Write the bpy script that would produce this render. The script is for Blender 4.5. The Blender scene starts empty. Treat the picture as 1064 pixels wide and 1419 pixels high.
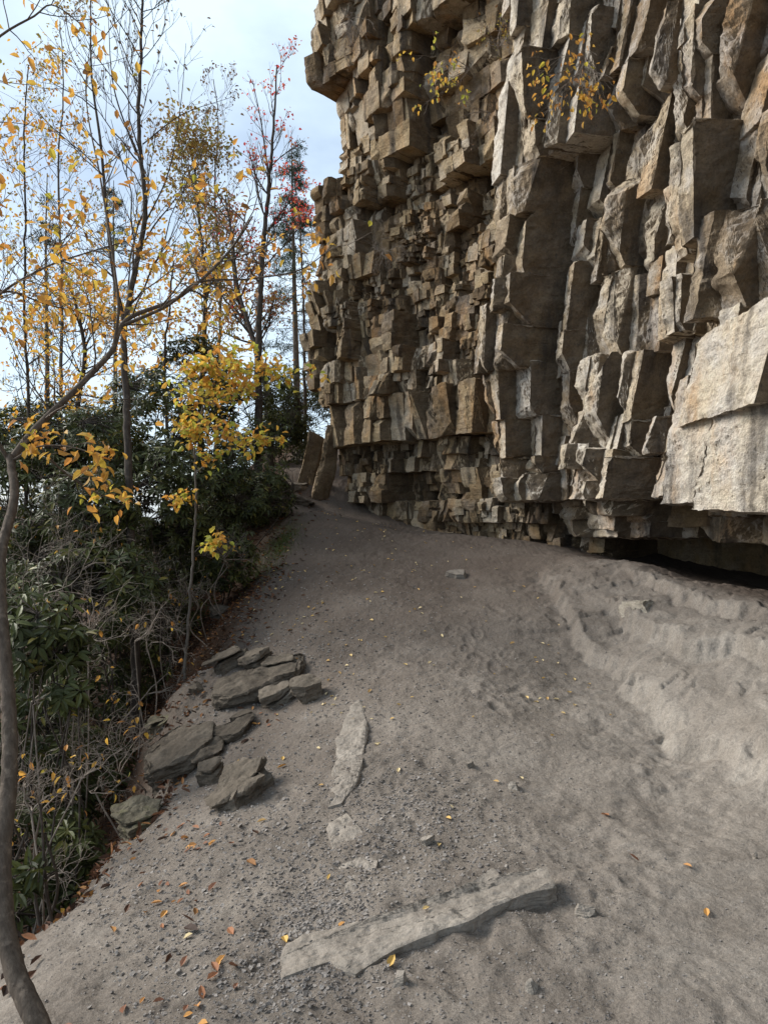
import bpy, math, random
import numpy as np
from mathutils import Vector, Matrix

# ------------------------------------------------------------------ camera, sky, sun, exposure
SC = bpy.context.scene
R = math.radians
F, CU, CV, CZ = 958.0, 532.0, 709.5, 1.6          # focal length and centre in photo pixels, eye height in metres
cam_data = bpy.data.cameras.new('camera')
cam = bpy.data.objects.new('camera', cam_data)
SC.collection.objects.link(cam)
cam.location = (0, 0, CZ)
cam.rotation_euler = (R(90), 0, 0)
cam_data.sensor_fit = 'VERTICAL'
cam_data.sensor_height = 24.0
cam_data.lens = 24.0 * F / 1419.0
cam_data.clip_start = 0.05
cam_data.clip_end = 3000
SC.camera = cam
SC.render.resolution_x, SC.render.resolution_y = 767, 1024

SUN_DIR = Vector((-0.82, 0.22, 0.56)).normalized()   # towards the sun
world = bpy.data.worlds.new('World')
SC.world = world
world.use_nodes = True
wn, wl = world.node_tree.nodes, world.node_tree.links
wn.clear()
w_out = wn.new('ShaderNodeOutputWorld')
w_bg = wn.new('ShaderNodeBackground'); w_bg.inputs['Strength'].default_value = 0.10
w_sky = wn.new('ShaderNodeTexSky'); w_sky.sky_type = 'NISHITA'; w_sky.sun_disc = False
w_sky.sun_elevation = math.asin(SUN_DIR.z)
w_sky.sun_rotation = math.atan2(SUN_DIR.x, SUN_DIR.y)
w_sky.air_density = 1.0; w_sky.dust_density = 1.5
w_tc = wn.new('ShaderNodeTexCoord')
w_map = wn.new('ShaderNodeMapping'); w_map.inputs['Scale'].default_value = (1.0, 1.0, 2.2)
w_n = wn.new('ShaderNodeTexNoise'); w_n.inputs['Scale'].default_value = 2.1; w_n.inputs['Detail'].default_value = 7; w_n.inputs['Roughness'].default_value = 0.55
w_r = wn.new('ShaderNodeValToRGB')
w_r.color_ramp.elements[0].position = 0.30; w_r.color_ramp.elements[0].color = (0.25, 0.25, 0.25, 1)
w_r.color_ramp.elements[1].position = 0.62; w_r.color_ramp.elements[1].color = (0.95, 0.95, 0.95, 1)
w_m = wn.new('ShaderNodeMix'); w_m.data_type = 'RGBA'
w_m.inputs['B'].default_value = (5.7, 6.9, 8.0, 1)                       # cloud
wl.new(w_tc.outputs['Generated'], w_map.inputs['Vector']); wl.new(w_map.outputs['Vector'], w_n.inputs['Vector'])
wl.new(w_n.outputs['Fac'], w_r.inputs['Fac']); wl.new(w_r.outputs['Color'], w_m.inputs['Factor'])
wl.new(w_sky.outputs['Color'], w_m.inputs['A']); wl.new(w_m.outputs['Result'], w_bg.inputs['Color'])
wl.new(w_bg.outputs['Background'], w_out.inputs['Surface'])

sun_data = bpy.data.lights.new('sun', 'SUN')
sun_data.energy = 3.3; sun_data.angle = R(30); sun_data.color = (1.0, 0.95, 0.87)
sun = bpy.data.objects.new('sun', sun_data)
SC.collection.objects.link(sun)
sun.rotation_euler = SUN_DIR.to_track_quat('Z', 'Y').to_euler()

SC.view_settings.view_transform = 'Standard'
SC.view_settings.look = 'None'
SC.view_settings.exposure = 0.74
SC.view_settings.gamma = 1.0

# ------------------------------------------------------------------ helpers
random.seed(4)
RG = np.random.default_rng(11)

def hash3(i, j, k, seed):
    n = (i * 374761393 + j * 668265263 + k * 2147483647 + seed * 974634777) & 0xFFFFFFFF
    n = ((n ^ (n >> 13)) * 1274126177) & 0xFFFFFFFF
    n = ((n ^ (n >> 16)) * 2246822519) & 0xFFFFFFFF
    return ((n ^ (n >> 15)) & 0xFFFF) / 32767.5 - 1.0

def vnoise(P, seed=0):
    P = np.asarray(P, float)
    I = np.floor(P).astype(np.int64); f = P - I
    u = f * f * f * (f * (f * 6 - 15) + 10)
    r = 0
    for dx in (0, 1):
        wx = u[:, 0] if dx else 1 - u[:, 0]
        for dy in (0, 1):
            wy = u[:, 1] if dy else 1 - u[:, 1]
            for dz in (0, 1):
                wz = u[:, 2] if dz else 1 - u[:, 2]
                r = r + wx * wy * wz * hash3(I[:, 0] + dx, I[:, 1] + dy, I[:, 2] + dz, seed)
    return r

def fbm(P, octaves=3, seed=0, gain=0.5):
    P = np.asarray(P, float); a, s, t = 1.0, 0.0, 0.0
    for o in range(octaves):
        s = s + a * vnoise(P * (2.03 ** o) + 17.3 * o, seed + o); t += a; a *= gain
    return s / t

def sstep(a, b, x):
    t = np.clip((x - a) / (b - a), 0, 1)
    return t * t * (3 - 2 * t)

def make_obj(name, V, tris=None, quads=None, mat=None, parent=None, smooth=False, sharp=None, attrs=None):
    V = np.asarray(V, float)
    me = bpy.data.meshes.new(name)
    loops, starts, n = [], [], 0
    for fa in (tris, quads):
        if fa is None or len(fa) == 0: continue
        fa = np.asarray(fa, np.int32); k = fa.shape[1]
        loops.append(fa.ravel()); starts.append(n + np.arange(len(fa)) * k); n += fa.size
    loops = np.concatenate(loops); starts = np.concatenate(starts)
    me.vertices.add(len(V)); me.vertices.foreach_set('co', V.ravel().astype(np.float32))
    me.loops.add(len(loops)); me.loops.foreach_set('vertex_index', loops.astype(np.int32))
    me.polygons.add(len(starts)); me.polygons.foreach_set('loop_start', starts.astype(np.int32))
    me.update(calc_edges=True)
    me.polygons.foreach_set('use_smooth', np.full(len(starts), bool(smooth)))
    if smooth and sharp: me.set_sharp_from_angle(angle=R(sharp))
    for k, a in (attrs or {}).items():
        at = me.attributes.new(k, 'FLOAT', 'POINT'); at.data.foreach_set('value', np.asarray(a, np.float32))
    me.validate()
    if mat: me.materials.append(mat)
    o = bpy.data.objects.new(name, me)
    SC.collection.objects.link(o)
    if parent: o.parent = parent
    return o

def tag(o, label=None, cat=None, group=None, kind=None):
    for k, v in (('label', label), ('category', cat), ('group', group), ('kind', kind)):
        if v: o[k] = v
    return o

def empty(name, loc=(0, 0, 0)):
    o = bpy.data.objects.new(name, None); SC.collection.objects.link(o); o.location = loc
    o.empty_display_size = 0.1
    return o

def at(u, v, D):                                    # real point seen at photo pixel (u, v), D metres along the view axis
    return np.array([(u - CU) / F * D, D, CZ - (v - CV) / F * D])

# ------------------------------------------------------------------ materials
class NT:
    def __init__(self, name):
        self.m = bpy.data.materials.new(name); self.m.use_nodes = True
        self.n, self.l = self.m.node_tree.nodes, self.m.node_tree.links
        self.n.clear()
        self.out = self.n.new('ShaderNodeOutputMaterial')
    def node(self, t, **kw):
        o = self.n.new(t)
        for k, v in kw.items():
            if k in o.inputs: o.inputs[k].default_value = v
            else: setattr(o, k, v)
        return o
    def link(self, a, b): self.l.new(a, b)
    def coords(self, scale=(1, 1, 1), rot=(0, 0, 0)):
        tc = self.n.new('ShaderNodeTexCoord'); mp = self.n.new('ShaderNodeMapping')
        mp.inputs['Scale'].default_value = scale; mp.inputs['Rotation'].default_value = rot
        self.link(tc.outputs['Object'], mp.inputs['Vector']); return mp.outputs['Vector']
    def noise(self, vec, scale, detail=4, rough=0.55, dist=0.0):
        o = self.node('ShaderNodeTexNoise', Scale=scale, Detail=detail, Roughness=rough, Distortion=dist)
        self.link(vec, o.inputs['Vector']); return o.outputs['Fac']
    def ramp(self, fac, stops):
        o = self.n.new('ShaderNodeValToRGB'); e = o.color_ramp.elements
        while len(e) < len(stops): e.new(0.5)
        for q, (p, c) in zip(e, stops):
            q.position = p; q.color = (c[0], c[1], c[2], 1) if not isinstance(c, (int, float)) else (c, c, c, 1)
        self.link(fac, o.inputs['Fac']); return o.outputs['Color']
    def mix(self, fac, a, b, mode='MIX'):
        o = self.n.new('ShaderNodeMix'); o.data_type = 'RGBA'; o.blend_type = mode
        for s, v in (('Factor', fac), ('A', a), ('B', b)):
            if isinstance(v, (int, float)) and s == 'Factor': o.inputs[s].default_value = v
            elif isinstance(v, (tuple, list)): o.inputs[s].default_value = (*v, 1)
            else: self.link(v, o.inputs[s])
        return o.outputs['Result']
    def math(self, op, a, b=0.0, clamp=False):
        o = self.n.new('ShaderNodeMath'); o.operation = op; o.use_clamp = clamp
        for i, v in ((0, a), (1, b)):
            if isinstance(v, (int, float)): o.inputs[i].default_value = v
            else: self.link(v, o.inputs[i])
        return o.outputs[0]
    def attr(self, name):
        o = self.n.new('ShaderNodeAttribute'); o.attribute_name = name; return o.outputs['Fac']
    def bump(self, height, strength, dist, prev=None):
        o = self.node('ShaderNodeBump', Strength=strength, Distance=dist)
        self.link(height, o.inputs['Height'])
        if prev is not None: self.link(prev, o.inputs['Normal'])
        return o.outputs['Normal']
    def finish(self, color, rough=0.9, normal=None, spec=0.25):
        b = self.node('ShaderNodeBsdfPrincipled'); b.inputs['Specular IOR Level'].default_value = spec
        if isinstance(rough, (int, float)): b.inputs['Roughness'].default_value = rough
        else: self.link(rough, b.inputs['Roughness'])
        if isinstance(color, tuple): b.inputs['Base Color'].default_value = (*color, 1)
        else: self.link(color, b.inputs['Base Color'])
        if normal is not None: self.link(normal, b.inputs['Normal'])
        self.link(b.outputs[0], self.out.inputs['Surface']); return self.m

def mat_cliff(name, pale, warm, joint, strata=0.28):
    """joint: direction of the joint faces tinted iron-brown, with shade painted in where they turn from the sun"""
    t = NT(name)
    c = t.coords(); cz = t.coords((1.0, 1.0, 0.28)); cs = t.coords((0.6, 0.6, 9.0), (0.05, 0.08, 0))
    tint = t.attr('tint')
    n1 = t.noise(c, 0.9, 5, 0.6)
    s = t.math('ADD', t.math('MULTIPLY', n1, 0.7), t.math('MULTIPLY', tint, 0.45))
    if warm: d, m, l, g = (0.085, 0.058, 0.036), (0.235, 0.162, 0.090), (0.41, 0.305, 0.18), (0.44, 0.375, 0.29)
    else: d, m, l, g = (0.16, 0.117, 0.078), (0.38, 0.30, 0.205), (0.53, 0.445, 0.33), (0.55, 0.495, 0.425)
    col = t.ramp(s, [(0.25, d), (0.45, m), (0.62, l), (0.85, g)])
    rust = t.ramp(t.noise(cz, 1.7, 5, 0.62, 0.4), [(0.53, 0.0), (0.68, 1.0)])
    col = t.mix(t.math('MULTIPLY', rust, 0.65), col, (0.42, 0.235, 0.10))
    grey = t.ramp(t.noise(c, 2.3, 6, 0.65), [(0.46, 0.0), (0.60, 1.0)])
    col = t.mix(t.math('MULTIPLY', grey, pale), col, (0.51, 0.475, 0.435))
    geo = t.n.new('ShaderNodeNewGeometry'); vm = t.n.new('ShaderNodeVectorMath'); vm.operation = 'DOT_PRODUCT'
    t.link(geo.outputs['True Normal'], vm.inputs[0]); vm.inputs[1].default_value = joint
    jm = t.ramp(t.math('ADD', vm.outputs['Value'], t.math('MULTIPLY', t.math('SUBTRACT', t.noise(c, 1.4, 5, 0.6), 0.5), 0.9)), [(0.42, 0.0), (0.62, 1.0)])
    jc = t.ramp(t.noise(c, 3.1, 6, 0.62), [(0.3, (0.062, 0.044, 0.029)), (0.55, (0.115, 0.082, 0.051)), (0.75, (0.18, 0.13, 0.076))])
    col = t.mix(t.math('MULTIPLY', jm, 0.88), col, jc)  # iron stain and painted shade together on the joint faces
    stain = t.ramp(t.noise(t.coords((2.2, 2.2, 0.22)), 1.6, 5, 0.6), [(0.34, 1.0), (0.46, 0.0)])
    col = t.mix(t.math('MULTIPLY', stain, 0.7), col, (0.055, 0.047, 0.042))
    strat = t.noise(cs, 3.0, 5, 0.65, 0.5)
    col = t.mix(strata, col, t.ramp(strat, [(0.3, 0.35), (0.55, 0.6), (0.75, 0.7)]), 'OVERLAY')
    fine = t.noise(c, 38, 4, 0.7)
    col = t.mix(0.5, col, t.ramp(fine, [(0.3, 0.28), (0.7, 0.72)]), 'OVERLAY')
    mid = t.noise(c, 7, 6, 0.7, 0.6)
    col = t.mix(0.5, col, t.ramp(mid, [(0.3, 0.25), (0.7, 0.72)]), 'OVERLAY')
    speck = t.ramp(t.noise(t.coords((1, 1, 0.5)), 21, 5, 0.75), [(0.60, 0.0), (0.66, 1.0)])
    col = t.mix(t.math('MULTIPLY', speck, 0.65), col, (0.07, 0.062, 0.055))
    h = t.math('ADD', t.math('MULTIPLY', strat, strata * 1.6), t.math('ADD', t.noise(c, 9, 7, 0.7, 0.4), t.math('MULTIPLY', fine, 0.5)))
    return t.finish(col, 0.92, t.bump(h, 0.9, 0.06), 0.15)

def mat_rock(name, d, m, l, moss=0.0):
    t = NT(name); c = t.coords(); cs = t.coords((2, 2, 26), (0.25, 0.3, 0))
    n = t.math('ADD', t.math('MULTIPLY', t.noise(c, 4.5, 6, 0.62), 0.8), t.math('MULTIPLY', t.attr('tint'), 0.25))
    col = t.ramp(n, [(0.3, d), (0.5, m), (0.72, l)])
    st = t.noise(cs, 2.0, 4, 0.6)
    col = t.mix(0.4, col, t.ramp(st, [(0.3, 0.3), (0.7, 0.7)]), 'OVERLAY')
    f = t.noise(c, 70, 4, 0.7)
    col = t.mix(0.45, col, t.ramp(f, [(0.3, 0.28), (0.7, 0.72)]), 'OVERLAY')
    if moss:
        mk = t.ramp(t.noise(c, 9, 5, 0.7), [(0.5, 0.0), (0.62, 1.0)])
        col = t.mix(t.math('MULTIPLY', mk, moss), col, (0.10, 0.10, 0.04))
    h = t.math('ADD', st, t.math('ADD', t.noise(c, 16, 6, 0.65), t.math('MULTIPLY', f, 0.4)))
    return t.finish(col, 0.92, t.bump(h, 0.6, 0.02), 0.15)

def mat_ground():
    t = NT('trail_dirt'); c = t.coords()
    rockm, litter, dark = t.attr('rockm'), t.attr('litter'), t.attr('dark_mix')
    n = t.noise(c, 1.3, 7, 0.65)
    col = t.ramp(n, [(0.3, (0.128, 0.109, 0.092)), (0.5, (0.188, 0.162, 0.138)), (0.7, (0.255, 0.225, 0.194))])
    g = t.noise(c, 55, 5, 0.75); g2 = t.noise(c, 210, 3, 0.7)
    rk = t.ramp(t.noise(c, 3.2, 6, 0.65), [(0.3, (0.185, 0.163, 0.138)), (0.5, (0.262, 0.234, 0.202)), (0.7, (0.33, 0.30, 0.262))])
    col = t.mix(rockm, col, rk)
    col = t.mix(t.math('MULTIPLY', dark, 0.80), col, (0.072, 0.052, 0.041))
    lt = t.ramp(t.noise(c, 30, 5, 0.75), [(0.3, (0.018, 0.012, 0.009)), (0.55, (0.06, 0.035, 0.022)), (0.75, (0.14, 0.07, 0.035))])
    col = t.mix(litter, col, lt)
    grass = t.attr('mossy')
    col = t.mix(grass, col, t.ramp(g, [(0.35, (0.03, 0.035, 0.012)), (0.65, (0.10, 0.12, 0.03))]))
    col = t.mix(0.55, col, t.ramp(g, [(0.32, 0.28), (0.68, 0.72)]), 'OVERLAY')
    col = t.mix(0.5, col, t.ramp(g2, [(0.3, 0.25), (0.7, 0.75)]), 'OVERLAY')
    vo = t.node('ShaderNodeTexVoronoi', Scale=46.0); t.link(c, vo.inputs['Vector'])
    cr = t.noise(c, 19, 7, 0.72, 0.25)
    h = t.math('ADD', t.math('MULTIPLY', cr, 1.3), t.math('ADD', t.math('MULTIPLY', g, 0.9), t.math('MULTIPLY', vo.outputs['Distance'], 0.25)))
    b = t.bump(h, 0.65, 0.022)
    b = t.bump(g2, 0.35, 0.006, b)
    return t.finish(col, 0.95, b, 0.12)

def mat_bark(name, a, b, scale=1.0):
    t = NT(name); c = t.coords((14 * scale, 14 * scale, 3 * scale))
    n = t.noise(c, 2.2, 5, 0.65); col = t.ramp(n, [(0.3, a), (0.7, b)])
    sp = t.ramp(t.noise(t.coords(), 14 * scale, 4, 0.6), [(0.55, 0.0), (0.66, 1.0)])
    col = t.mix(t.math('MULTIPLY', sp, 0.5), col, tuple(min(1, x * 1.8) for x in b))
    return t.finish(col, 0.9, t.bump(n, 0.6, 0.01), 0.2)

def mat_leaf(name, stops, transl=0.35, rough=0.55, spec=0.3, blotch=0.25):
    t = NT(name)
    col = t.ramp(t.attr('rnd'), stops)
    n = t.noise(t.coords(), 60, 3, 0.6)
    col = t.mix(blotch, col, t.ramp(n, [(0.3, 0.2), (0.7, 0.75)]), 'OVERLAY')
    b = t.node('ShaderNodeBsdfPrincipled', Roughness=rough); b.inputs['Specular IOR Level'].default_value = spec
    t.link(col, b.inputs['Base Color'])
    tr = t.n.new('ShaderNodeBsdfTranslucent'); t.link(col, tr.inputs['Color'])
    mx = t.n.new('ShaderNodeMixShader'); mx.inputs[0].default_value = transl
    t.link(b.outputs[0], mx.inputs[1]); t.link(tr.outputs[0], mx.inputs[2]); t.link(mx.outputs[0], t.out.inputs['Surface'])
    return t.m

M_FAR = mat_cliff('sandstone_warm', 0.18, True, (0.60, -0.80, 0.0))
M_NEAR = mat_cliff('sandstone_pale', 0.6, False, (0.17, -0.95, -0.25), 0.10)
M_GROUND = mat_ground()
M_ROCK = mat_rock('slope_rock', (0.045, 0.037, 0.029), (0.095, 0.079, 0.062), (0.155, 0.131, 0.105))
M_MOSSROCK = mat_rock('slope_rock_mossy', (0.045, 0.04, 0.03), (0.095, 0.083, 0.06), (0.16, 0.14, 0.105), 0.5)
M_SLAB = mat_rock('dusty_slab', (0.165, 0.144, 0.122), (0.225, 0.198, 0.169), (0.28, 0.25, 0.215))
M_LEDGE = mat_rock('pale_ledge', (0.19, 0.165, 0.13), (0.29, 0.26, 0.215), (0.38, 0.345, 0.29))
M_CHIP = mat_rock('shale_chip', (0.12, 0.108, 0.10), (0.19, 0.172, 0.158), (0.27, 0.248, 0.228))
M_DARKROCK = mat_rock('grey_rock', (0.055, 0.048, 0.040), (0.115, 0.102, 0.086), (0.20, 0.18, 0.155))
M_BARK_BEECH = mat_bark('beech_bark', (0.060, 0.046, 0.036), (0.135, 0.108, 0.085), 2.0)
M_BARK_DARK = mat_bark('dark_bark', (0.035, 0.028, 0.024), (0.085, 0.07, 0.058))
M_BARK_GREY = mat_bark('grey_bark', (0.07, 0.06, 0.052), (0.15, 0.13, 0.11))
M_TWIG = mat_bark('dry_twig', (0.13, 0.105, 0.085), (0.26, 0.22, 0.185))
Y = (0.68, 0.43, 0.075); O = (0.55, 0.25, 0.06); BR = (0.20, 0.10, 0.035); GY = (0.36, 0.35, 0.05); GR = (0.14, 0.20, 0.035)
M_LF_BEECH = mat_leaf('beech_leaf', [(0.0, BR), (0.15, O), (0.45, (0.60, 0.33, 0.07)), (0.8, Y), (1.0, GY)], 0.5)
M_LF_MAPLE = mat_leaf('striped_maple_leaf', [(0.0, O), (0.2, (0.60, 0.32, 0.06)), (0.45, Y), (0.75, (0.50, 0.46, 0.08)), (1.0, (0.36, 0.40, 0.07))], 0.5)
M_LF_BROWN = mat_leaf('browning_leaf', [(0.0, BR), (0.35, (0.30, 0.18, 0.05)), (0.7, (0.33, 0.25, 0.06)), (1.0, (0.20, 0.20, 0.05))], 0.5)
M_LF_GOLD = mat_leaf('gold_leaf', [(0.0, O), (0.4, (0.66, 0.33, 0.04)), (0.8, (0.68, 0.46, 0.06)), (1.0, (0.34, 0.33, 0.06))], 0.5)
M_LF_RED = mat_leaf('red_leaf', [(0.0, (0.45, 0.05, 0.05)), (0.5, (0.66, 0.09, 0.08)), (0.8, (0.70, 0.20, 0.10)), (1.0, (0.66, 0.32, 0.10))], 0.5)
M_LF_DULL = mat_leaf('drab_leaf', [(0.0, (0.10, 0.07, 0.05)), (0.5, (0.19, 0.13, 0.08)), (1.0, (0.30, 0.18, 0.10))])
M_RHODO = mat_leaf('rhododendron_leaf', [(0.0, (0.020, 0.026, 0.009)), (0.5, (0.052, 0.062, 0.018)), (0.85, (0.10, 0.112, 0.030)), (1.0, (0.22, 0.19, 0.05))], 0.2, 0.5, 0.3)
M_NEEDLE = mat_leaf('conifer_needle', [(0.0, (0.02, 0.04, 0.022)), (1.0, (0.06, 0.10, 0.05))], 0.15, 0.6)
M_LITTER = mat_leaf('fallen_leaf_brown', [(0.0, (0.04, 0.022, 0.015)), (0.5, (0.10, 0.045, 0.024)), (0.85, (0.19, 0.08, 0.035)), (1.0, (0.36, 0.18, 0.05))], 0.1, 0.7)
M_FALLEN_Y = mat_leaf('fallen_leaf_yellow', [(0.0, (0.38, 0.24, 0.10)), (0.5, (0.55, 0.36, 0.10)), (1.0, (0.60, 0.50, 0.30))], 0.1, 0.7)
M_FALLEN_O = mat_leaf('fallen_leaf_orange', [(0.0, (0.20, 0.095, 0.06)), (0.5, (0.33, 0.15, 0.075)), (1.0, (0.52, 0.27, 0.08))], 0.1, 0.7)

# ------------------------------------------------------------------ ground height: thin plate through measured points
_g = [  # (pixel u, pixel v, metres along the view axis)
 (532, 1419, 2.16), (1064, 1419, 2.1), (0, 1419, 2.5), (0, 1340, 3.0), (150, 1340, 2.7), (580, 1270, 2.75), (760, 1240, 2.9),
 (1064, 1240, 2.85), (1064, 1090, 3.75), (900, 1050, 4.3), (700, 1100, 3.9), (500, 1170, 3.4), (300, 1250, 3.1), (480, 1000, 5.0),
 (640, 960, 5.3), (640, 880, 6.6), (600, 800, 8.6), (560, 734, 12.5), (690, 746, 11.2), (722, 749, 10.3), (480, 707, 13.5), (530, 762, 10.2), (450, 715, 12.0), (620, 768, 9.8), (440, 665, 14.5), (430, 655, 14.8), (398, 650, 15.2), (458, 676, 14.0),
 (400, 690, 13.5), (390, 640, 16), (380, 620, 20), (380, 760, 10.5), (330, 850, 8.4), (440, 860, 7.2), (300, 930, 7.2),
 (380, 960, 6.0), (250, 965, 7.0), (205, 1012, 6.5), (300, 1080, 4.9), (200, 1130, 4.8), (100, 1270, 3.7), (1064, 1000, 4.15),
 (1064, 900, 5.0), (930, 900, 5.6), (800, 830, 7.3), (760, 790, 8.4), (1064, 822, 6.9), (900, 786, 7.8), (800, 770, 8.7),
 (960, 1040, 4.4), (840, 930, 5.8)]
_c = [at(*q) for q in _g] + [np.array(q, float) for q in [
 (0, 0, 0), (-1, 0, -.15), (1.3, 0, .06), (0, -4, 0), (3, -4, .2), (-3, -4, -1.4), (-3, 0, -1.6), (-6, 0, -4.2), (-2.5, 3.3, -1.5),
 (-2.7, 5.0, -2.3), (-2.9, 6.6, -2.3), (-4.3, 6.5, -2.6), (-4.2, 8.2, -1.9), (-3.0, 8.8, -.75), (-2.6, 10.5, .15), (-2.5, 13, 1.9), (-2.9, 14.5, 2.5),
 (-5, 11.5, -1.1), (-8, 8, -5), (-8, 15, -2.6), (-3.4, 18, 2.4), (-6, 20, .6), (-13, 20, -6), (-13, 8, -9), (-5, 4, -3.6), (-4.5, 26, 3.6),
 (5.6, 6, .5), (5.6, 3, .4), (4.2, 9, .7), (2.9, 9.2, .95), (3.7, 7.6, .72), (4.3, 6.4, .62), (3, 11.5, 1.05), (5.5, 12, 1.1), (5, 0, .6), (3.2, 2, .45), (3.6, 0, .45), (1.5, 15, 1.7), (6, 20, 2.4), (0, 22, 3.4)]]
CP = np.array(_c)
def _U(r2): return np.where(r2 > 1e-12, r2 * np.log(np.maximum(r2, 1e-12)) * 0.5, 0.0)
_n = len(CP)
_d2 = ((CP[:, None, :2] - CP[None, :, :2]) ** 2).sum(-1)
_A = np.zeros((_n + 3, _n + 3)); _A[:_n, :_n] = _U(_d2) + np.eye(_n) * 0.02
_A[:_n, _n] = 1; _A[:_n, _n + 1:] = CP[:, :2]; _A[_n:, :_n] = _A[:_n, _n:].T
_W = np.linalg.solve(_A, np.concatenate([CP[:, 2], np.zeros(3)]))

def base_h(x, y):
    x = np.asarray(x, float).ravel(); y = np.asarray(y, float).ravel(); out = np.empty(len(x))
    for i in range(0, len(x), 40000):
        xs, ys = x[i:i + 40000], y[i:i + 40000]
        d2 = (xs[:, None] - CP[None, :, 0]) ** 2 + (ys[:, None] - CP[None, :, 1]) ** 2
        out[i:i + 40000] = _U(d2) @ _W[:_n] + _W[_n] + _W[_n + 1] * xs + _W[_n + 2] * ys
    r = np.hypot(x + 2, y - 8)
    far = np.where(x < 0, -3 - 0.42 * np.minimum(-x, 60) + 0.10 * np.maximum(-x - 90, 0), -3 + 0.25 * np.minimum(x, 40)) \
        + 0.16 * np.clip(y, -30, 60) + 3 * vnoise(np.stack([x / 30, y / 30, x * 0], 1), 5)
    w = sstep(12, 26, r)
    return out * (1 - w) + far * w

def poly_dist(x, y, pts):                            # signed distance to a polyline, positive on its right side
    best = np.full(len(x), 1e9); sg = np.ones(len(x)); end = np.zeros(len(x), bool)
    for k in range(len(pts) - 1):
        a, b = np.array(pts[k][:2]), np.array(pts[k + 1][:2]); d = b - a; L2 = d @ d
        tt = ((x - a[0]) * d[0] + (y - a[1]) * d[1]) / L2
        t = np.clip(tt, 0, 1)
        dx, dy = x - (a[0] + t * d[0]), y - (a[1] + t * d[1]); ds = np.hypot(dx, dy)
        cr = d[0] * (y - a[1]) - d[1] * (x - a[0])
        m = ds < best; best = np.where(m, ds, best); sg = np.where(m, np.where(cr < 0, 1, -1), sg)
        e = ((k == 0) & (tt < 0)) | ((k == len(pts) - 2) & (tt > 1))
        end = np.where(m, e, end)
    return best, sg, end

LEDGE1 = [at(*q) for q in [(752, 795, 8.3), (800, 862, 6.7), (850, 905, 5.9), (905, 975, 5.0), (945, 1022, 4.5), (1000, 1045, 4.25), (1064, 1085, 3.85), (1190, 1170, 3.1)]][::-1]
LEDGE3 = [at(*q) for q in [(880, 795, 7.5), (960, 832, 6.4), (1010, 848, 6.05), (1064, 868, 5.7), (1160, 905, 5.1)]][::-1]
LEDGE4 = [at(*q) for q in [(775, 795, 8.0), (830, 822, 7.1), (880, 846, 6.5), (930, 890, 5.7)]][::-1]
LEDGE2 = [at(*q) for q in [(850, 815, 6.9), (900, 850, 6.2), (945, 893, 5.55), (1010, 905, 5.3), (1064, 940, 4.8), (1200, 1010, 4.0)]][::-1]
CRACK = [at(*q) for q in [(500, 975, 5.0), (490, 1010, 4.7), (472, 1060, 4.3), (458, 1118, 3.8)]]

def facets(P, cell, amp, slope, seed, ang=0.9, stretch=2.2):
    c, s_ = math.cos(ang), math.sin(ang)
    u = (P[:, 0] * c + P[:, 1] * s_) / (cell * stretch); v = (-P[:, 0] * s_ + P[:, 1] * c) / cell
    iu, iv = np.floor(u).astype(np.int64), np.floor(v).astype(np.int64); best = np.full(len(u), 1e9); val = np.zeros(len(u)); z0 = np.zeros(len(u), np.int64)
    for du in (-1, 0, 1):
        for dv in (-1, 0, 1):
            a, b = iu + du, iv + dv
            su = a + .5 + .45 * hash3(a, b, z0, seed); sv = b + .5 + .45 * hash3(a, b, z0, seed + 1)
            d = (u - su) ** 2 + (v - sv) ** 2; m = d < best; best = np.where(m, d, best)
            w = amp * hash3(a, b, z0, seed + 2) + slope * cell * (hash3(a, b, z0, seed + 3) * (u - su) * stretch + hash3(a, b, z0, seed + 4) * (v - sv))
            val = np.where(m, w, val)
    return val

def ledge(x, y, pts, A, wid, wob):
    d, s, e = poly_dist(x, y, pts)
    q = d * s + wob
    f = np.clip(q / wid, -1, 1) * np.exp(-np.abs(q) / 0.55)
    return np.where(e, f * np.exp(-d / 0.15), f) * A, q, np.where(e, d, 0)

_pr = np.random.default_rng(9)
PRINTS = [(_pr.normal(.45 + .03 * yy, .55), yy, _pr.normal(0, .35), _pr.uniform(.004, .010)) for yy in _pr.uniform(1.9, 7.5, 70)]

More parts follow.
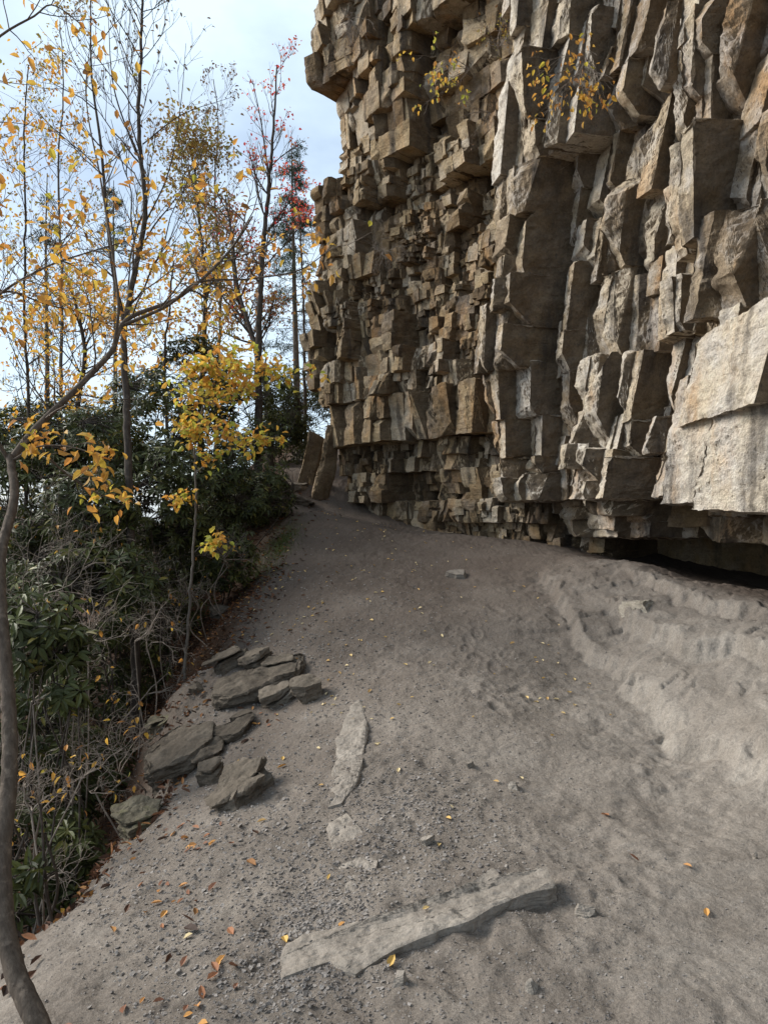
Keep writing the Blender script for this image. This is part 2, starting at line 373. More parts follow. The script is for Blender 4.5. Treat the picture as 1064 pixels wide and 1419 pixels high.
def height(x, y, detail=True):
    x = np.asarray(x, float).ravel(); y = np.asarray(y, float).ravel()
    h = base_h(x, y)
    near = (np.abs(x) < 9) & (y < 24) & (y > -3)
    if near.any():
        xs, ys = x[near], y[near]; P = np.stack([xs, ys, 0 * xs], 1)
        w1 = 0.06 * fbm(P * 2.6, 3, 3) + 0.03 * fbm(P * 9, 3, 4)
        l1, q1, e1 = ledge(xs, ys, LEDGE1, 0.06, 0.04, w1 * 2.0 + 0.025 * fbm(P * 17, 2, 63))
        l2, q2, e2 = ledge(xs, ys, LEDGE2, 0.075, 0.03, w1 * 2.0 + 0.025 * fbm(P * 17, 2, 64))
        rm = np.maximum(np.exp(-((q1 + 0.0) / 0.16) ** 2) * np.exp(-e1 / 0.2), np.exp(-((q2) / 0.2) ** 2) * np.exp(-e2 / 0.2))
        bank = sstep(-0.05, 0.25, q1) * np.exp(-e1 / 0.3) * sstep(0.8, 1.5, xs)
        wj = 0.025 * fbm(P * 17, 2, 61) + 0.04 * fbm(P * 6, 2, 62)
        l3, q3, e3 = ledge(xs, ys, LEDGE3, 0.06, 0.03, w1 * 1.6 + wj); l4, q4, e4 = ledge(xs, ys, LEDGE4, 0.045, 0.03, w1 * 1.6 + wj)
        dh = l1 + l2 + l3 + 0.25 * l4
        for q_, e_ in ((q3, e3),): rm = np.maximum(rm, np.exp(-((q_ - .04) / 0.10) ** 2) * np.exp(-e_ / 0.15))
        height.bk = np.zeros(len(x)); height.bk[near] = bank
        dh = dh + bank * (0.035 * fbm(P * 1.9 + 4, 2, 21))
        bh = h[near] + dh; st = 0.10; tw = bh * 1.0 + 0.10 * fbm(P * 1.3 + 9, 3, 25) + 0.02 * fbm(P * 7, 2, 26)
        fr = tw / st - np.floor(tw / st); ter = (sstep(0.30, 0.55, fr) - fr) * st
        Pw = P + 0.05 * np.stack([fbm(P * 5, 2, 27), fbm(P * 5 + 7, 2, 28), 0 * xs], 1)
        fa = facets(Pw, 0.36, 0.013, 0.10, 40); fb = facets(Pw, 0.12, 0.007, 0.16, 50)
        dh = dh + bank * (0.10 * ter + 0.30 * fa + 0.5 * fb) + 0.6 * np.clip(rm, 0, 1) * fb
        rm = np.clip(np.maximum(rm * (0.6 + 0.4 * sstep(-.3, .4, fbm(P * 2.1, 3, 29))), bank * 0.6 * np.exp(-((fr - .42) / .16) ** 2)), 0, 1)
        rm = np.clip(np.maximum(rm, 0.75 * bank * sstep(-0.15, 0.3, fbm(P * 1.4, 3, 23)) * 0.8), 0, 1)
        edge = sstep(-0.9, -1.7, xs + 0.12 * ys - 0.4)          # rough falling side
        dh = dh + 0.05 * fbm(P * 0.9, 2, 6) + 0.022 * fbm(P * 3.1, 3, 7) + edge * 0.10 * fbm(P * 2.2, 3, 8)
        if detail:
            for fx, fy, fang, fd in PRINTS:                  # trodden boot prints in the dust
                k_ = (np.abs(xs - fx) < .3) & (np.abs(ys - fy) < .3)
                if not k_.any(): continue
                ca, sa = math.cos(fang), math.sin(fang); ux, uy = xs[k_] - fx, ys[k_] - fy
                lx = (ux * ca - uy * sa) / .052; ly = (ux * sa + uy * ca) / .14; r_ = np.sqrt(lx * lx + ly * ly)
                tread = .3 * np.sin(ly * 16) * (r_ < .95)
                dh[k_] += fd * (-(1 - sstep(.8, 1.08, r_)) * (1 + tread) + .45 * np.exp(-((r_ - 1.22) / .16) ** 2))
            dh = dh + (1 - 0.85 * bank) * 0.02 * fbm(P * 11, 3, 9) * sstep(-.5, .4, fbm(P * 1.1, 2, 12)) + 0.006 * fbm(P * 20, 2, 13) * (1 - 0.4 * rm) + 0.006 * fbm(P * 45, 2, 10)
        h[near] += dh
        height.rm = np.zeros(len(x)); height.rm[near] = rm
    else:
        height.rm = np.zeros(len(x))
    return h

def G(u, v, up=0.0):                                 # the ground point seen at photo pixel (u, v), lifted by `up`
    D = np.concatenate([np.arange(1.6, 8, 0.01), np.arange(8, 40, 0.04)])
    x = (u - CU) / F * D; z = CZ - (v - CV) / F * D
    h = height(x, D, False) + up
    k = np.argmax(z < h)
    if z[k] >= h[k]: k = len(D) - 1
    return np.array([x[k], D[k], h[k]])

def axis(lo, hi, f0, f1, step, grow):
    a = list(np.arange(f0, f1, step)); s = step
    while a[-1] < hi: s *= grow; a.append(a[-1] + s)
    s = step; b = []
    p = f0
    while p > lo: s *= grow; p -= s; b.append(p)
    return np.array(b[::-1] + a)

XS = axis(-420, 300, -2.6, 4.3, 0.016, 1.05)
YS_ = [1.5]
while YS_[-1] < 600:
    y = YS_[-1]; YS_.append(y + (max(0.013, 0.0034 * y) if y < 9 else 0.0042 * y if y < 14 else 0.0042 * y + (y - 14) * 0.05))
back = [1.5]; s = 0.02
while back[-1] > -200: s *= 1.15; back.append(back[-1] - s)
YS = np.array(back[:0:-1] + YS_)
GX, GY_ = np.meshgrid(XS, YS)
gx, gy = GX.ravel(), GY_.ravel()
gz = height(gx, gy)
rockm = np.maximum(height.rm, 0.45 * sstep(0.1, 1.8, gx) * sstep(9, 5, gy) * (gx < 6))
P2 = np.stack([gx, gy, 0 * gx], 1)
wob = 0.25 * fbm(P2 * 1.5, 3, 31)
side = gx + 0.55 * sstep(2, 9, gy) - (-2.0) + wob + np.where(gy < 4.5, (4.5 - gy) * -0.05, 0)
litter = sstep(0.1, -0.35, gx + np.interp(gy, [0, 3, 4.8, 6.5, 7.2, 8.4, 10.5, 13, 16], [1.95, 1.9, 1.75, 2.05, 1.9, 1.62, 1.75, 1.95, 2.3]) + wob)
dark_mix = sstep(4.2, 9.0, gy + 0.6 * wob - 0.25 * (gx - 0.4)) * 0.85  # mix towards dark brown, stronger farther up the trail
dark_mix = np.maximum(dark_mix, 0.55 * sstep(0.3, -0.9, gx + wob * 2) * sstep(2.8, 6.5, gy))
dark_mix = np.maximum(dark_mix, sstep(2.6, 3.4, gx - np.interp(gy, [4, 6, 8, 10], [0.45, 0.15, -0.3, -0.6])))  # darker again towards the floor beneath the buttress
dark_mix = np.maximum(dark_mix, sstep(14, 24, np.hypot(gx, gy)))
far_l = sstep(14, 22, np.hypot(gx + 2, gy - 8))
litter = np.maximum(litter, far_l)
mo = at(385, 755, 10.6)
mossy = np.exp(-((gx - mo[0]) / 0.22) ** 2 - ((gy - mo[1]) / 0.9) ** 2) * sstep(-0.3, 0.2, fbm(P2 * 7, 2, 33))
nx, ny = len(XS), len(YS)
I = np.arange(nx * ny).reshape(ny, nx)
Q = np.stack([I[:-1, :-1].ravel(), I[:-1, 1:].ravel(), I[1:, 1:].ravel(), I[1:, :-1].ravel()], 1)
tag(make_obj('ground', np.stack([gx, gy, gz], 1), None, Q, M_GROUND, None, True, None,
             dict(rockm=rockm * (1 - litter), litter=litter, dark_mix=dark_mix, mossy=mossy)), kind='structure')

# ------------------------------------------------------------------ convex blocks
def box_polys(a0, a1, b0, b1, c0, c1):
    p = lambda i, j, k: np.array([(a0, a1)[i], (b0, b1)[j], (c0, c1)[k]], float)
    return [[p(0,0,0), p(0,0,1), p(0,1,1), p(0,1,0)], [p(1,0,0), p(1,1,0), p(1,1,1), p(1,0,1)],
            [p(0,0,0), p(1,0,0), p(1,0,1), p(0,0,1)], [p(0,1,0), p(0,1,1), p(1,1,1), p(1,1,0)],
            [p(0,0,0), p(0,1,0), p(1,1,0), p(1,0,0)], [p(0,0,1), p(1,0,1), p(1,1,1), p(0,1,1)]]

def clip(polys, n, d):                               # keep the side where x.n <= d
    n = np.array(n, float); L = np.linalg.norm(n); n = n / L; d = d / L
    out, cap = [], []
    for pl in polys:
        new = []; m = len(pl); ds = [q @ n - d for q in pl]
        for i in range(m):
            a, b, da, db = pl[i], pl[(i + 1) % m], ds[i], ds[(i + 1) % m]
            if da <= 0: new.append(a)
            if da * db < 0:
                x = a + (b - a) * (da / (da - db)); new.append(x); cap.append(x)
        if len(new) >= 3: out.append(new)
    if len(cap) >= 3:
        c = np.mean(cap, 0); t1 = np.cross(n, [0.31, 0.72, 0.61]); t1 /= np.linalg.norm(t1); t2 = np.cross(n, t1)
        ang = [math.atan2((q - c) @ t2, (q - c) @ t1) for q in cap]
        s = [cap[i] for i in np.argsort(ang)]
        u = [s[0]]
        for q in s[1:]:
            if np.linalg.norm(q - u[-1]) > 1e-5: u.append(q)
        if len(u) > 3 and np.linalg.norm(u[0] - u[-1]) < 1e-5: u.pop()
        if len(u) >= 3: out.append(u)
    return out

class Tri:                                           # triangle soup of convex blocks, vertices shared inside one block
    def __init__(self): self.V, self.T, self.A, self.tint, self.n = [], [], [], [], 0
    def add(self, polys, tint, depth_of=None, xf=None):
        idx = {}; V = []; T = []
        def vid(q):
            k = (round(q[0] * 2e4), round(q[1] * 2e4), round(q[2] * 2e4))
            if k not in idx: idx[k] = len(V); V.append(q)
            return idx[k]
        for pl in polys:
            ids = [vid(q) for q in pl]; ids = [a for a, b in zip(ids, ids[1:] + ids[:1]) if a != b]
            if len(set(ids)) < 3: continue
            c = len(V); V.append(np.mean([V[i] for i in ids], 0))
            for a, b in zip(ids, ids[1:] + ids[:1]): T.append((a, b, c))
        if not T: return
        V = np.array(V); T = np.array(T) + self.n
        self.A.append(depth_of(V) if depth_of else np.zeros(len(V)))
        self.tint.append(np.full(len(V), tint))
        if xf is not None: V = xf(V)
        self.V.append(V); self.T.append(T); self.n += len(V)
    def arrays(self):
        return np.concatenate(self.V), np.concatenate(self.T), np.concatenate(self.A), np.concatenate(self.tint)

def refine(V, T, X, hfun, its=9):
    """split every edge longer than hfun at its middle; X holds per-vertex columns"""
    for _ in range(its):
        E = np.sort(np.concatenate([T[:, [0, 1]], T[:, [1, 2]], T[:, [2, 0]]]), 1)
        key = E[:, 0].astype(np.int64) * len(V) + E[:, 1]
        uk, inv = np.unique(key, return_inverse=True)
        ua, ub = uk // len(V), uk % len(V)
        L = np.linalg.norm(V[ua] - V[ub], axis=1); mid = (V[ua] + V[ub]) / 2
        s = L > hfun(mid, (X[ua] + X[ub]) / 2)
        if not s.any(): break
        mi = np.full(len(uk), -1); mi[s] = len(V) + np.arange(s.sum())
        V = np.concatenate([V, mid[s]]); X = np.concatenate([X, (X[ua[s]] + X[ub[s]]) / 2])
        nt = len(T); m = np.stack([mi[inv[:nt]], mi[inv[nt:2 * nt]], mi[inv[2 * nt:]]], 1)
        cnt = (m >= 0).sum(1); out = [T[cnt == 0]]
        a = cnt == 3
        if a.any():
            t, q = T[a], m[a]
            out += [np.stack(c, 1) for c in ((t[:, 0], q[:, 0], q[:, 2]), (q[:, 0], t[:, 1], q[:, 1]), (q[:, 2], q[:, 1], t[:, 2]), (q[:, 0], q[:, 1], q[:, 2]))]
        for r in range(3):
            t = np.roll(T, -r, 1); q = np.roll(m, -r, 1)
            a = (cnt == 1) & (q[:, 0] >= 0)
            if a.any(): out += [np.stack([t[a, 0], q[a, 0], t[a, 2]], 1), np.stack([q[a, 0], t[a, 1], t[a, 2]], 1)]
            a = (cnt == 2) & (q[:, 2] < 0)
            if a.any(): out += [np.stack(c, 1) for c in ((t[a, 0], q[a, 0], t[a, 2]), (q[a, 0], q[a, 1], t[a, 2]), (q[a, 0], t[a, 1], q[a, 1]))]
        T = np.concatenate(out)
    return V, T, X

def vnormals(V, T):
    n = np.cross(V[T[:, 1]] - V[T[:, 0]], V[T[:, 2]] - V[T[:, 0]]); N = np.zeros_like(V)
    for k in range(3):
        for j in range(3): N[:, j] += np.bincount(T[:, k], n[:, j], len(V))
    return N / np.maximum(np.linalg.norm(N, axis=1, keepdims=True), 1e-12)

def roughen(V, T, amps):
    N = vnormals(V, T); d = 0
    for fr, am, seed in amps:
        fr = np.array(fr, float); d = d + am * fbm(V * fr, 2, seed)
    return V + N * np.asarray(d)[:, None]

# ------------------------------------------------------------------ the cliff
def split_rect(b0, b1, z0, z1, off, target, rng, out, amp, first=()):
    W, H = b1 - b0, z1 - z0
    tw, th = target((b0 + b1) / 2, (z0 + z1) / 2)
    tw *= rng.uniform(0.65, 1.5); th *= rng.uniform(0.65, 1.5)
    if W <= tw and H <= th: out.append((b0, b1, z0, z1, off)); return
    if W / tw > H / th:
        p = b0 + W * rng.uniform(0.34, 0.66); ch = ((b0, p, z0, z1), (p, b1, z0, z1)); k = W
    else:
        p = z0 + H * rng.uniform(0.34, 0.66); ch = ((b0, b1, z0, p), (b0, b1, p, z1)); k = H
    for c in ch:
        split_rect(*c, off + rng.normal(0, amp * min(1.0, k / 1.6)), target, rng, out, amp)

def build_cliff(name, mat, seed, a_dir, b_dir, afront, brange, bands, target, amp, lean, depth, cuts, hmin, hk, big=2.2, small=0.05, extras=(), jit=1.0, fall=0.10):
    rng = np.random.default_rng(seed); ts = Tri()
    a_dir = np.array([*a_dir, 0.0]); a_dir /= np.linalg.norm(a_dir); b_dir = np.array([*b_dir, 0.0]); b_dir /= np.linalg.norm(b_dir)
    up = np.array([0, 0, 1.0]); k = cuts
    def block(b0, b1, c0, c1, a, tb, tz, tint, chips=True, kk=k):
        w, h = b1 - b0, c1 - c0; bc, zc = (b0 + b1) / 2, (c0 + c1) / 2; m = min(w, h); dp = depth
        pl = box_polys(-0.25, dp, -w / 2 - 0.012, w / 2 + 0.012, -h / 2 - 0.012, h / 2 + 0.012)
        pl = clip(pl, (-1, tb, tz), 0.0)
        if rng.random() < kk['under']:
            th = rng.uniform(0.5, 1.0); q = rng.uniform(0.1, 0.5) * h
            n = np.array([-math.cos(th), rng.normal(0, 0.3), -math.sin(th)]); pl = clip(pl, n, n @ np.array([0, 0, -h / 2 + q]))
        if rng.random() < kk['right']:
            th = rng.uniform(0.5, 1.1); q = rng.uniform(0.2, 0.8) * w
            n = np.array([-math.cos(th), math.sin(th), rng.normal(0, 0.12)]); pl = clip(pl, n, n @ np.array([0, w / 2 - q, 0]))
        if rng.random() < kk['left']:
            th = rng.uniform(0.4, 1.1); q = rng.uniform(0.1, 0.5) * w
            n = np.array([-math.cos(th), -math.sin(th), rng.normal(0, 0.12)]); pl = clip(pl, n, n @ np.array([0, -w / 2 + q, 0]))
        if rng.random() < kk['top']:
            th = rng.uniform(0.4, 1.0); q = rng.uniform(0.05, 0.4) * h
            n = np.array([-math.cos(th), rng.normal(0, 0.3), math.sin(th)]); pl = clip(pl, n, n @ np.array([0, 0, h / 2 - q]))
        if chips and rng.random() < 0.35:
            sb, sz = rng.choice((-1, 1)), rng.choice((-1, 1)); q = rng.uniform(0.05, 0.25) * m
            n = np.array([-rng.uniform(0.4, 1), sb * rng.uniform(0.4, 1), sz * rng.uniform(0.4, 1)])
            pl = clip(pl, n, n @ np.array([q, sb * w / 2, sz * h / 2]))
        M = np.array(Matrix.Rotation(rng.normal(0, 0.05 * jit), 3, 'Z') @ Matrix.Rotation(rng.normal(0, 0.02), 3, 'Y') @ Matrix.Rotation(rng.normal(0, 0.03 * jit), 3, 'X'))
        def xf(V):
            V = V @ M.T; A = V[:, 0] + a; B = V[:, 1] + bc; Z = V[:, 2] + zc
            B = B + lean * (Z - 1.5)
            return A[:, None] * a_dir + B[:, None] * b_dir + Z[:, None] * up
        ts.add(pl, tint, lambda V: V[:, 0].copy(), xf)
    for z0, z1, *b_lo in bands:
        cells = []
        split_rect(b_lo[0] if b_lo else brange[0], brange[1], z0, z1, 0.0, lambda b, z: tuple(q * k_ for q, k_ in zip(target(b, z), big if isinstance(big, tuple) else (big, big))), rng, cells, amp)
        for B0, B1, C0, C1, off in cells:
            Bc, Zc = (B0 + B1) / 2, (C0 + C1) / 2
            aB = afront(Bc + lean * (Zc - 1.5), Zc) + (float(np.clip(off, -2.2 * amp, 2.2 * amp)) + rng.normal(0, amp * 0.4)) * (0.35 if z1 < 1.79 else 1.0)
            tb, tz = rng.normal(0.03, 0.16) * jit, rng.normal(-0.04, 0.13) * jit; tint0 = rng.uniform(0, 1)
            sub = []
            split_rect(B0, B1, C0, C1, 0.0, target, rng, sub, small)
            for b0, b1, c0, c1, o2 in sub:
                bc, zc = (b0 + b1) / 2, (c0 + c1) / 2
                a = aB + 0.8 * tb * (bc - Bc) + 0.8 * tz * (zc - Zc) + o2 + rng.normal(0, small * 0.6)
                if rng.random() < fall: a += rng.uniform(0.1, 0.3)          # a block has fallen out
                block(b0, b1, c0, c1, a, tb + rng.normal(0, .07) * jit, tz + rng.normal(0, .06) * jit, np.clip(tint0 + rng.normal(0, .22), 0, 1))
    for e in extras: block(*e, False, dict(under=0, right=0, left=0, top=0))
    V, T, A, tint = ts.arrays()
    X = np.stack([A, tint], 1)
    cp = np.array([0, 0, CZ])
    def hf(mid, x):
        d = np.linalg.norm(mid - cp, axis=1)
        vis = (mid[:, 2] - CZ) / np.maximum(mid[:, 1], 0.1) < 0.80
        h = np.maximum(hmin, hk * d)
        h = np.where((mid[:, 1] > 3.0) & vis, h, np.maximum(h, 0.3))
        return np.where(x[:, 0] > 0.6, np.maximum(h, 0.35), h)
    V, T, X = refine(V, T, X, hf)
    V = roughen(V, T, [((1.6,) * 3, 0.04, seed), ((4.5, 4.5, 8), 0.028, seed + 3), ((15, 15, 27), 0.014, seed + 6), ((45, 45, 70), 0.005, seed + 9)])
    return make_obj(name, V, T, None, mat, None, True, 30, dict(tint=X[:, 1]))

# far wall: faces the valley and the camera, steps along two joint directions
FA = np.array([0.80, 0.60]); FB = np.array([0.60, -0.80])
pA, pC = np.array([-1.55, 14.3]), np.array([2.7, 10.5])
bA, bC = pA @ FB, pC @ FB; aA, aC = pA @ FA, pC @ FA
def far_front(b, z):
    a = aA + (aC - aA) * (b - bA) / (bC - bA)
    q = np.interp(z, [0.6, 1.6, 1.9, 2.85, 2.95, 3.6, 4.6, 6.0, 7.5, 9.0, 10.5, 13], [.25, .25, .25, .20, -.20, -.16, .0, .0, .05, .15, .05, -.2])
    e = np.interp(z, [1, 3, 5, 7, 8.2, 9, 10, 14], [1.0, 0.9, 0.2, 0.0, 0.1, .35, .3, .5])
    q = q + 1.0 * max(0.0, e - (b - bA)) + 0.30 * float(vnoise(np.array([[b * .8, z * .55, 3.1]]), 77)[0])
    return a + q
def far_target(b, z):
    if 2.9 < z < 3.75: return (0.40, 0.85)
    s = 1.0 + 0.85 * float(vnoise(np.array([[b * .9, z * .9, 5.5]]), 78)[0])
    if z < 8.2: return (0.26 * s, 0.29 * s)
    return (0.45, 0.5)
far_bands = [(0.75, 1.0, bA + 1.2), (1.0, 1.45, bA + .85), (1.45, 1.8, bA + .7), (1.8, 2.35, bA + .62), (2.35, 2.9, bA + .58), (2.9, 3.72, bA + .62), (3.72, 4.1, bA + .3), (4.1, 4.5), (4.5, 5.2), (5.2, 5.55), (5.55, 6.1), (6.1, 6.5),
             (6.5, 7.15), (7.15, 7.5), (7.5, 8.2), (8.2, 9.1), (9.1, 10.2), (10.2, 14.0)]
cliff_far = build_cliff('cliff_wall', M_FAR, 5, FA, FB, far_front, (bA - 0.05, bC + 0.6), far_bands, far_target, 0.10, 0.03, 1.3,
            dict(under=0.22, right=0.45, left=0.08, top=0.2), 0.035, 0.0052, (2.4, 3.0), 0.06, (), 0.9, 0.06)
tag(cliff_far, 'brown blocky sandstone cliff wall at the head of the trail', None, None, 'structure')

# near buttress: pale faces towards the valley, dark joint faces towards the camera
NA = np.array([0.985, 0.17]); NB = np.array([0.17, -0.985])
def near_front(b, z):
    # wall line x = 2.05 + 0.45 (10.3 - y), solved in the joint frame (x = .985a + .17b, y = .17a - .985b)
    a = (2.05 + 0.45 * 10.3 + b * (0.45 * 0.985 - 0.17)) / (0.985 + 0.45 * 0.17)
    a = min(a, 4.6)
    q = np.interp(z, [0.9, 1.25, 1.5, 1.9, 2.4, 3.5, 5.0, 7.0, 11], [1.0, .95, .75, .14, .0, -.22, -.46, -.7, -1.0])
    t = (z + 0.55 * float(vnoise(np.array([[b * .9, 0.3, 4.7]]), 92)[0]) - 1.78) / 1.05
    q = q - (0.18 * (1 - (t - math.floor(t))) - 0.09 if z > 1.9 else 0)      # each tier juts out over the one below
    return a + q + 0.15 * float(vnoise(np.array([[b * .6, z * .35, 1.7]]), 91)[0])
def near_target(b, z):
    if z < 1.8: return (0.7, 0.26)
    if z < 2.5: return (0.30, 0.5)
    return (0.31, 0.95)
near_bands = [(1.27, 1.78), (1.78, 6.0), (6.0, 13.0)]
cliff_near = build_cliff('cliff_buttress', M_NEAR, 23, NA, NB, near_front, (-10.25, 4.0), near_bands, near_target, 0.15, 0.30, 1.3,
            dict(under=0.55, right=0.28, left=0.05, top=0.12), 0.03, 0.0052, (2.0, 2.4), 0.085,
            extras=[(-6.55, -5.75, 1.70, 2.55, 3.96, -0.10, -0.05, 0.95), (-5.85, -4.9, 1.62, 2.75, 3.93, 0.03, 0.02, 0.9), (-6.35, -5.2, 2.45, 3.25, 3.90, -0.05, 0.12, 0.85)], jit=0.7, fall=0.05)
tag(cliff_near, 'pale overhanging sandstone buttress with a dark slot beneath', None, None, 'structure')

def core(name, pts, z0, z1, mat):                    # solid rock behind the blocks
    n = len(pts); V = [(x, y, z0) for x, y in pts] + [(x, y, z1) for x, y in pts]
    Qd = [(i, (i + 1) % n, n + (i + 1) % n, n + i) for i in range(n)]
    V = np.array(V); T = np.array([(a, b, c) for a, b, c, d in Qd] + [(a, c, d) for a, b, c, d in Qd])
    T = np.concatenate([T, [(0, i + 1, i) for i in range(1, n - 1)], [(n, n + i, n + i + 1) for i in range(1, n - 1)]])
    V, T, X = refine(V, T, np.zeros((len(V), 1)), lambda m, x: np.full(len(m), 0.5), 6)
    V = roughen(V, T, [((0.9,) * 3, 0.15, 3), ((3, 3, 6), 0.05, 4)])
    return tag(make_obj(name, V, T, None, mat, None, True, 40, dict(tint=np.full(len(V), 0.3))), kind='structure')
core('cliff_core', [(30, 40), (4, 30), (-0.6, 14.9), (2.6, 11.8), (3.0, 10.0), (5.0, 6.2), (6.2, 3), (6.2, -4), (30, -4)], 1.45, 13.5, M_FAR)
core('cliff_core', [(29, 39), (5, 29), (0.2, 15.5), (2.9, 12.6), (4.6, 10.4), (7.4, 6.8), (8.6, 3), (8.6, -4), (29, -4)], -0.5, 1.6, M_FAR)

# ------------------------------------------------------------------ rocks
def make_rock(name, size, seed, mat, bed=True, h=0.03, cutn=10, loc=(0, 0, 0), rot=(0, 0, 0), ring=1.0):
    rng = np.random.default_rng(seed); ts = Tri(); L, W, H = size
    layers = [(-H / 2, H / 2)]
    if bed and H > 0.2:
        k = rng.integers(2, 4); c = np.sort(np.concatenate([[-H / 2, H / 2], rng.uniform(-H * .2, H * .42, k - 1)])); layers = list(zip(c[:-1], c[1:]))
    for z0, z1 in layers:
        ox, oy = rng.normal(0, 0.08 * L), rng.normal(0, 0.08 * W); sx, sy = rng.uniform(.75, 1.05, 2)
        pl = box_polys(-L / 2 * sx + ox, L / 2 * sx + ox, -W / 2 * sy + oy, W / 2 * sy + oy, z0, z1 + 0.004)
        for _ in range(cutn):
            th = rng.uniform(0, 6.283); n = np.array([math.cos(th) / L, math.sin(th) / W, rng.normal(0, 0.35) / max(H, .1 * L)])
            p = np.array([math.cos(th) * L / 2 * rng.uniform(.62, .95), math.sin(th) * W / 2 * rng.uniform(.62, .95), (z0 + z1) / 2])
            pl = clip(pl, n, n @ p)
        n = np.array([rng.normal(0, .12), rng.normal(0, .12), 1]); pl = clip(pl, n, n @ np.array([0, 0, z1 - 0.06 * H]))
        ts.add(pl, rng.uniform(0, 1))
    V, T, A, tint = ts.arrays()
    V, T, X = refine(V, T, tint[:, None], lambda m, x: np.full(len(m), h), 7)
    s = max(size)
    off = seed * 3.7
    Vo = roughen(V + off, T, [((2.0 / s,) * 3, 0.06 * s, seed), ((6 / s, 6 / s, (6 + 20 * ring) / s), (.012 + .023 * ring) * s, seed + 1), ((25 / s, 25 / s, (25 + 65 * ring) / s), (.006 + .010 * ring) * s, seed + 2)]) - off
    o = make_obj(name, Vo, T, None, mat, None, True, 35, dict(tint=X[:, 0]))
    o.location = loc; o.rotation_euler = rot
    return o

def rock_px(name, label, u0, v0, u1, v1, seed, mat, rot=(0.0, 0.25, 0.3), dep=1.0, sink=1.1, lift=0.0, cat='rock', group=None, bed=True, tall=0.62, grow_=1.15):
    b = G((u0 + u1) / 2, v0 * .3 + v1 * .7); D = b[1]
    L, H = (u1 - u0) / F * D * grow_, (v1 - v0) / F * D * tall
    Ht = H * (1 + sink)
    o = make_rock(name, (L, L * 0.9 * dep, Ht), seed, mat, bed, max(0.012, 0.004 * D), loc=(b[0] + L * .04, b[1] + L * 0.2 * dep, b[2] + H - Ht * 0.5 + lift), rot=rot)
    return tag(o, label, cat, group)

rk = 'boulders of the broken outcrop on the slope'
rock_px('outcrop_rock', 'thin dark slab jutting out at the top corner of the outcrop by the thin sapling', 284, 900, 342, 942, 1, M_ROCK, (0.10, -0.36, -0.00), group=rk)
rock_px('outcrop_rock', 'layered dark block behind the thin slab at the upper edge of the outcrop', 334, 898, 380, 938, 2, M_ROCK, (0.17, -0.34, -0.25), group=rk)
rock_px('outcrop_rock', 'small dark wedge of rock under the thin slab of the upper outcrop', 318, 930, 357, 957, 3, M_ROCK, (0.05, -0.29, -0.09), group=rk)
rock_px('outcrop_rock', 'tilted grey block with a smooth sloping top in the upper outcrop', 362, 912, 410, 948, 4, M_ROCK, (0.10, -0.25, 0.08), group=rk)
rock_px('outcrop_rock', 'largest layered boulder at the foot of the upper outcrop', 355, 944, 412, 988, 5, M_ROCK, (0.22, -0.38, 0.21), group=rk)
rock_px('outcrop_rock', 'slanted grey rock half buried beside the path, uphill end of the outcrop', 408, 936, 452, 986, 6, M_ROCK, (0.08, -0.34, 0.39), group=rk)
rock_px('outcrop_rock', 'low rounded rock half buried in dirt below the layered boulder', 320, 986, 348, 1010, 7, M_ROCK, (0.15, -0.31, 0.24), group=rk)
rock_px('outcrop_rock', 'flat brown rock overhanging the edge of the dark hollow', 200, 994, 238, 1022, 8, M_MOSSROCK, (0.06, -0.31, 0.17), group=rk)
rock_px('outcrop_rock', 'broad dusty outcrop block below the flat overhanging rock', 212, 1012, 280, 1062, 9, M_ROCK, (0.11, -0.49, 0.39), 1.2, group=rk)
rock_px('outcrop_rock', 'long slanting rock band across the middle of the outcrop', 268, 1030, 316, 1062, 10, M_ROCK, (0.14, -0.32, 0.40), group=rk)
rock_px('outcrop_rock', 'leaning slab with a dark hollow beneath it beside the cracked boulder', 274, 1050, 314, 1100, 12, M_ROCK, (0.19, -0.27, 0.02), 0.8, group=rk)
rock_px('outcrop_rock', 'cracked angular boulder with stepped face, lowest large rock of the slope', 300, 1062, 370, 1118, 13, M_ROCK, (0.21, -0.39, 0.45), group=rk)
rock_px('outcrop_rock', 'pointed flat rock tucked under the cracked angular boulder', 287, 1100, 336, 1134, 14, M_ROCK, (0.23, -0.48, -0.19), group=rk)
rock_px('outcrop_rock', 'mossy grey rock at the leaf filled edge of the gully', 158, 1116, 222, 1172, 15, M_MOSSROCK, (0.09, -0.26, 0.05), 1.2, group=rk)
rock_px('outcrop_rock', 'small flat stone at the foot of the thin sapling', 258, 946, 286, 964, 17, M_ROCK, (0.13, -0.41, 0.17), group=rk)
rock_px('outcrop_rock', 'grey stone among red leaf litter above the thin sapling', 290, 838, 318, 862, 18, M_DARKROCK, (0.17, -0.27, 0.25), group=rk)
rock_px('outcrop_rock', 'dark lower ledge of rock dropping into the shaded hollow', 196, 1034, 262, 1092, 19, M_ROCK, (0.24, -0.29, 0.49), 1.0, group=rk)
rock_px('outcrop_rock', 'wide low hump of bedrock that the upper cluster of slabs rests on', 300, 915, 425, 985, 61, M_ROCK, (0.22, -0.30, 0.2), 1.0, tall=0.45, sink=1.6, group=rk)
rock_px('outcrop_rock', 'wide low hump of bedrock at the brink of the dark hollow', 205, 1005, 310, 1090, 62, M_ROCK, (0.25, -0.38, 0.1), 1.0, tall=0.5, sink=1.6, group=rk)
rock_px('outcrop_rock', 'low bedrock hump beneath the cracked angular boulder', 280, 1070, 372, 1130, 63, M_ROCK, (0.2, -0.35, 0.3), 1.0, tall=0.45, sink=1.6, group=rk)
rock_px('outcrop_rock', 'half buried slanting ledge between the two clusters of slabs', 300, 1000, 352, 1034, 64, M_ROCK, (0.2, -0.4, 0.2), 1.0, tall=0.5, sink=1.4, group=rk)
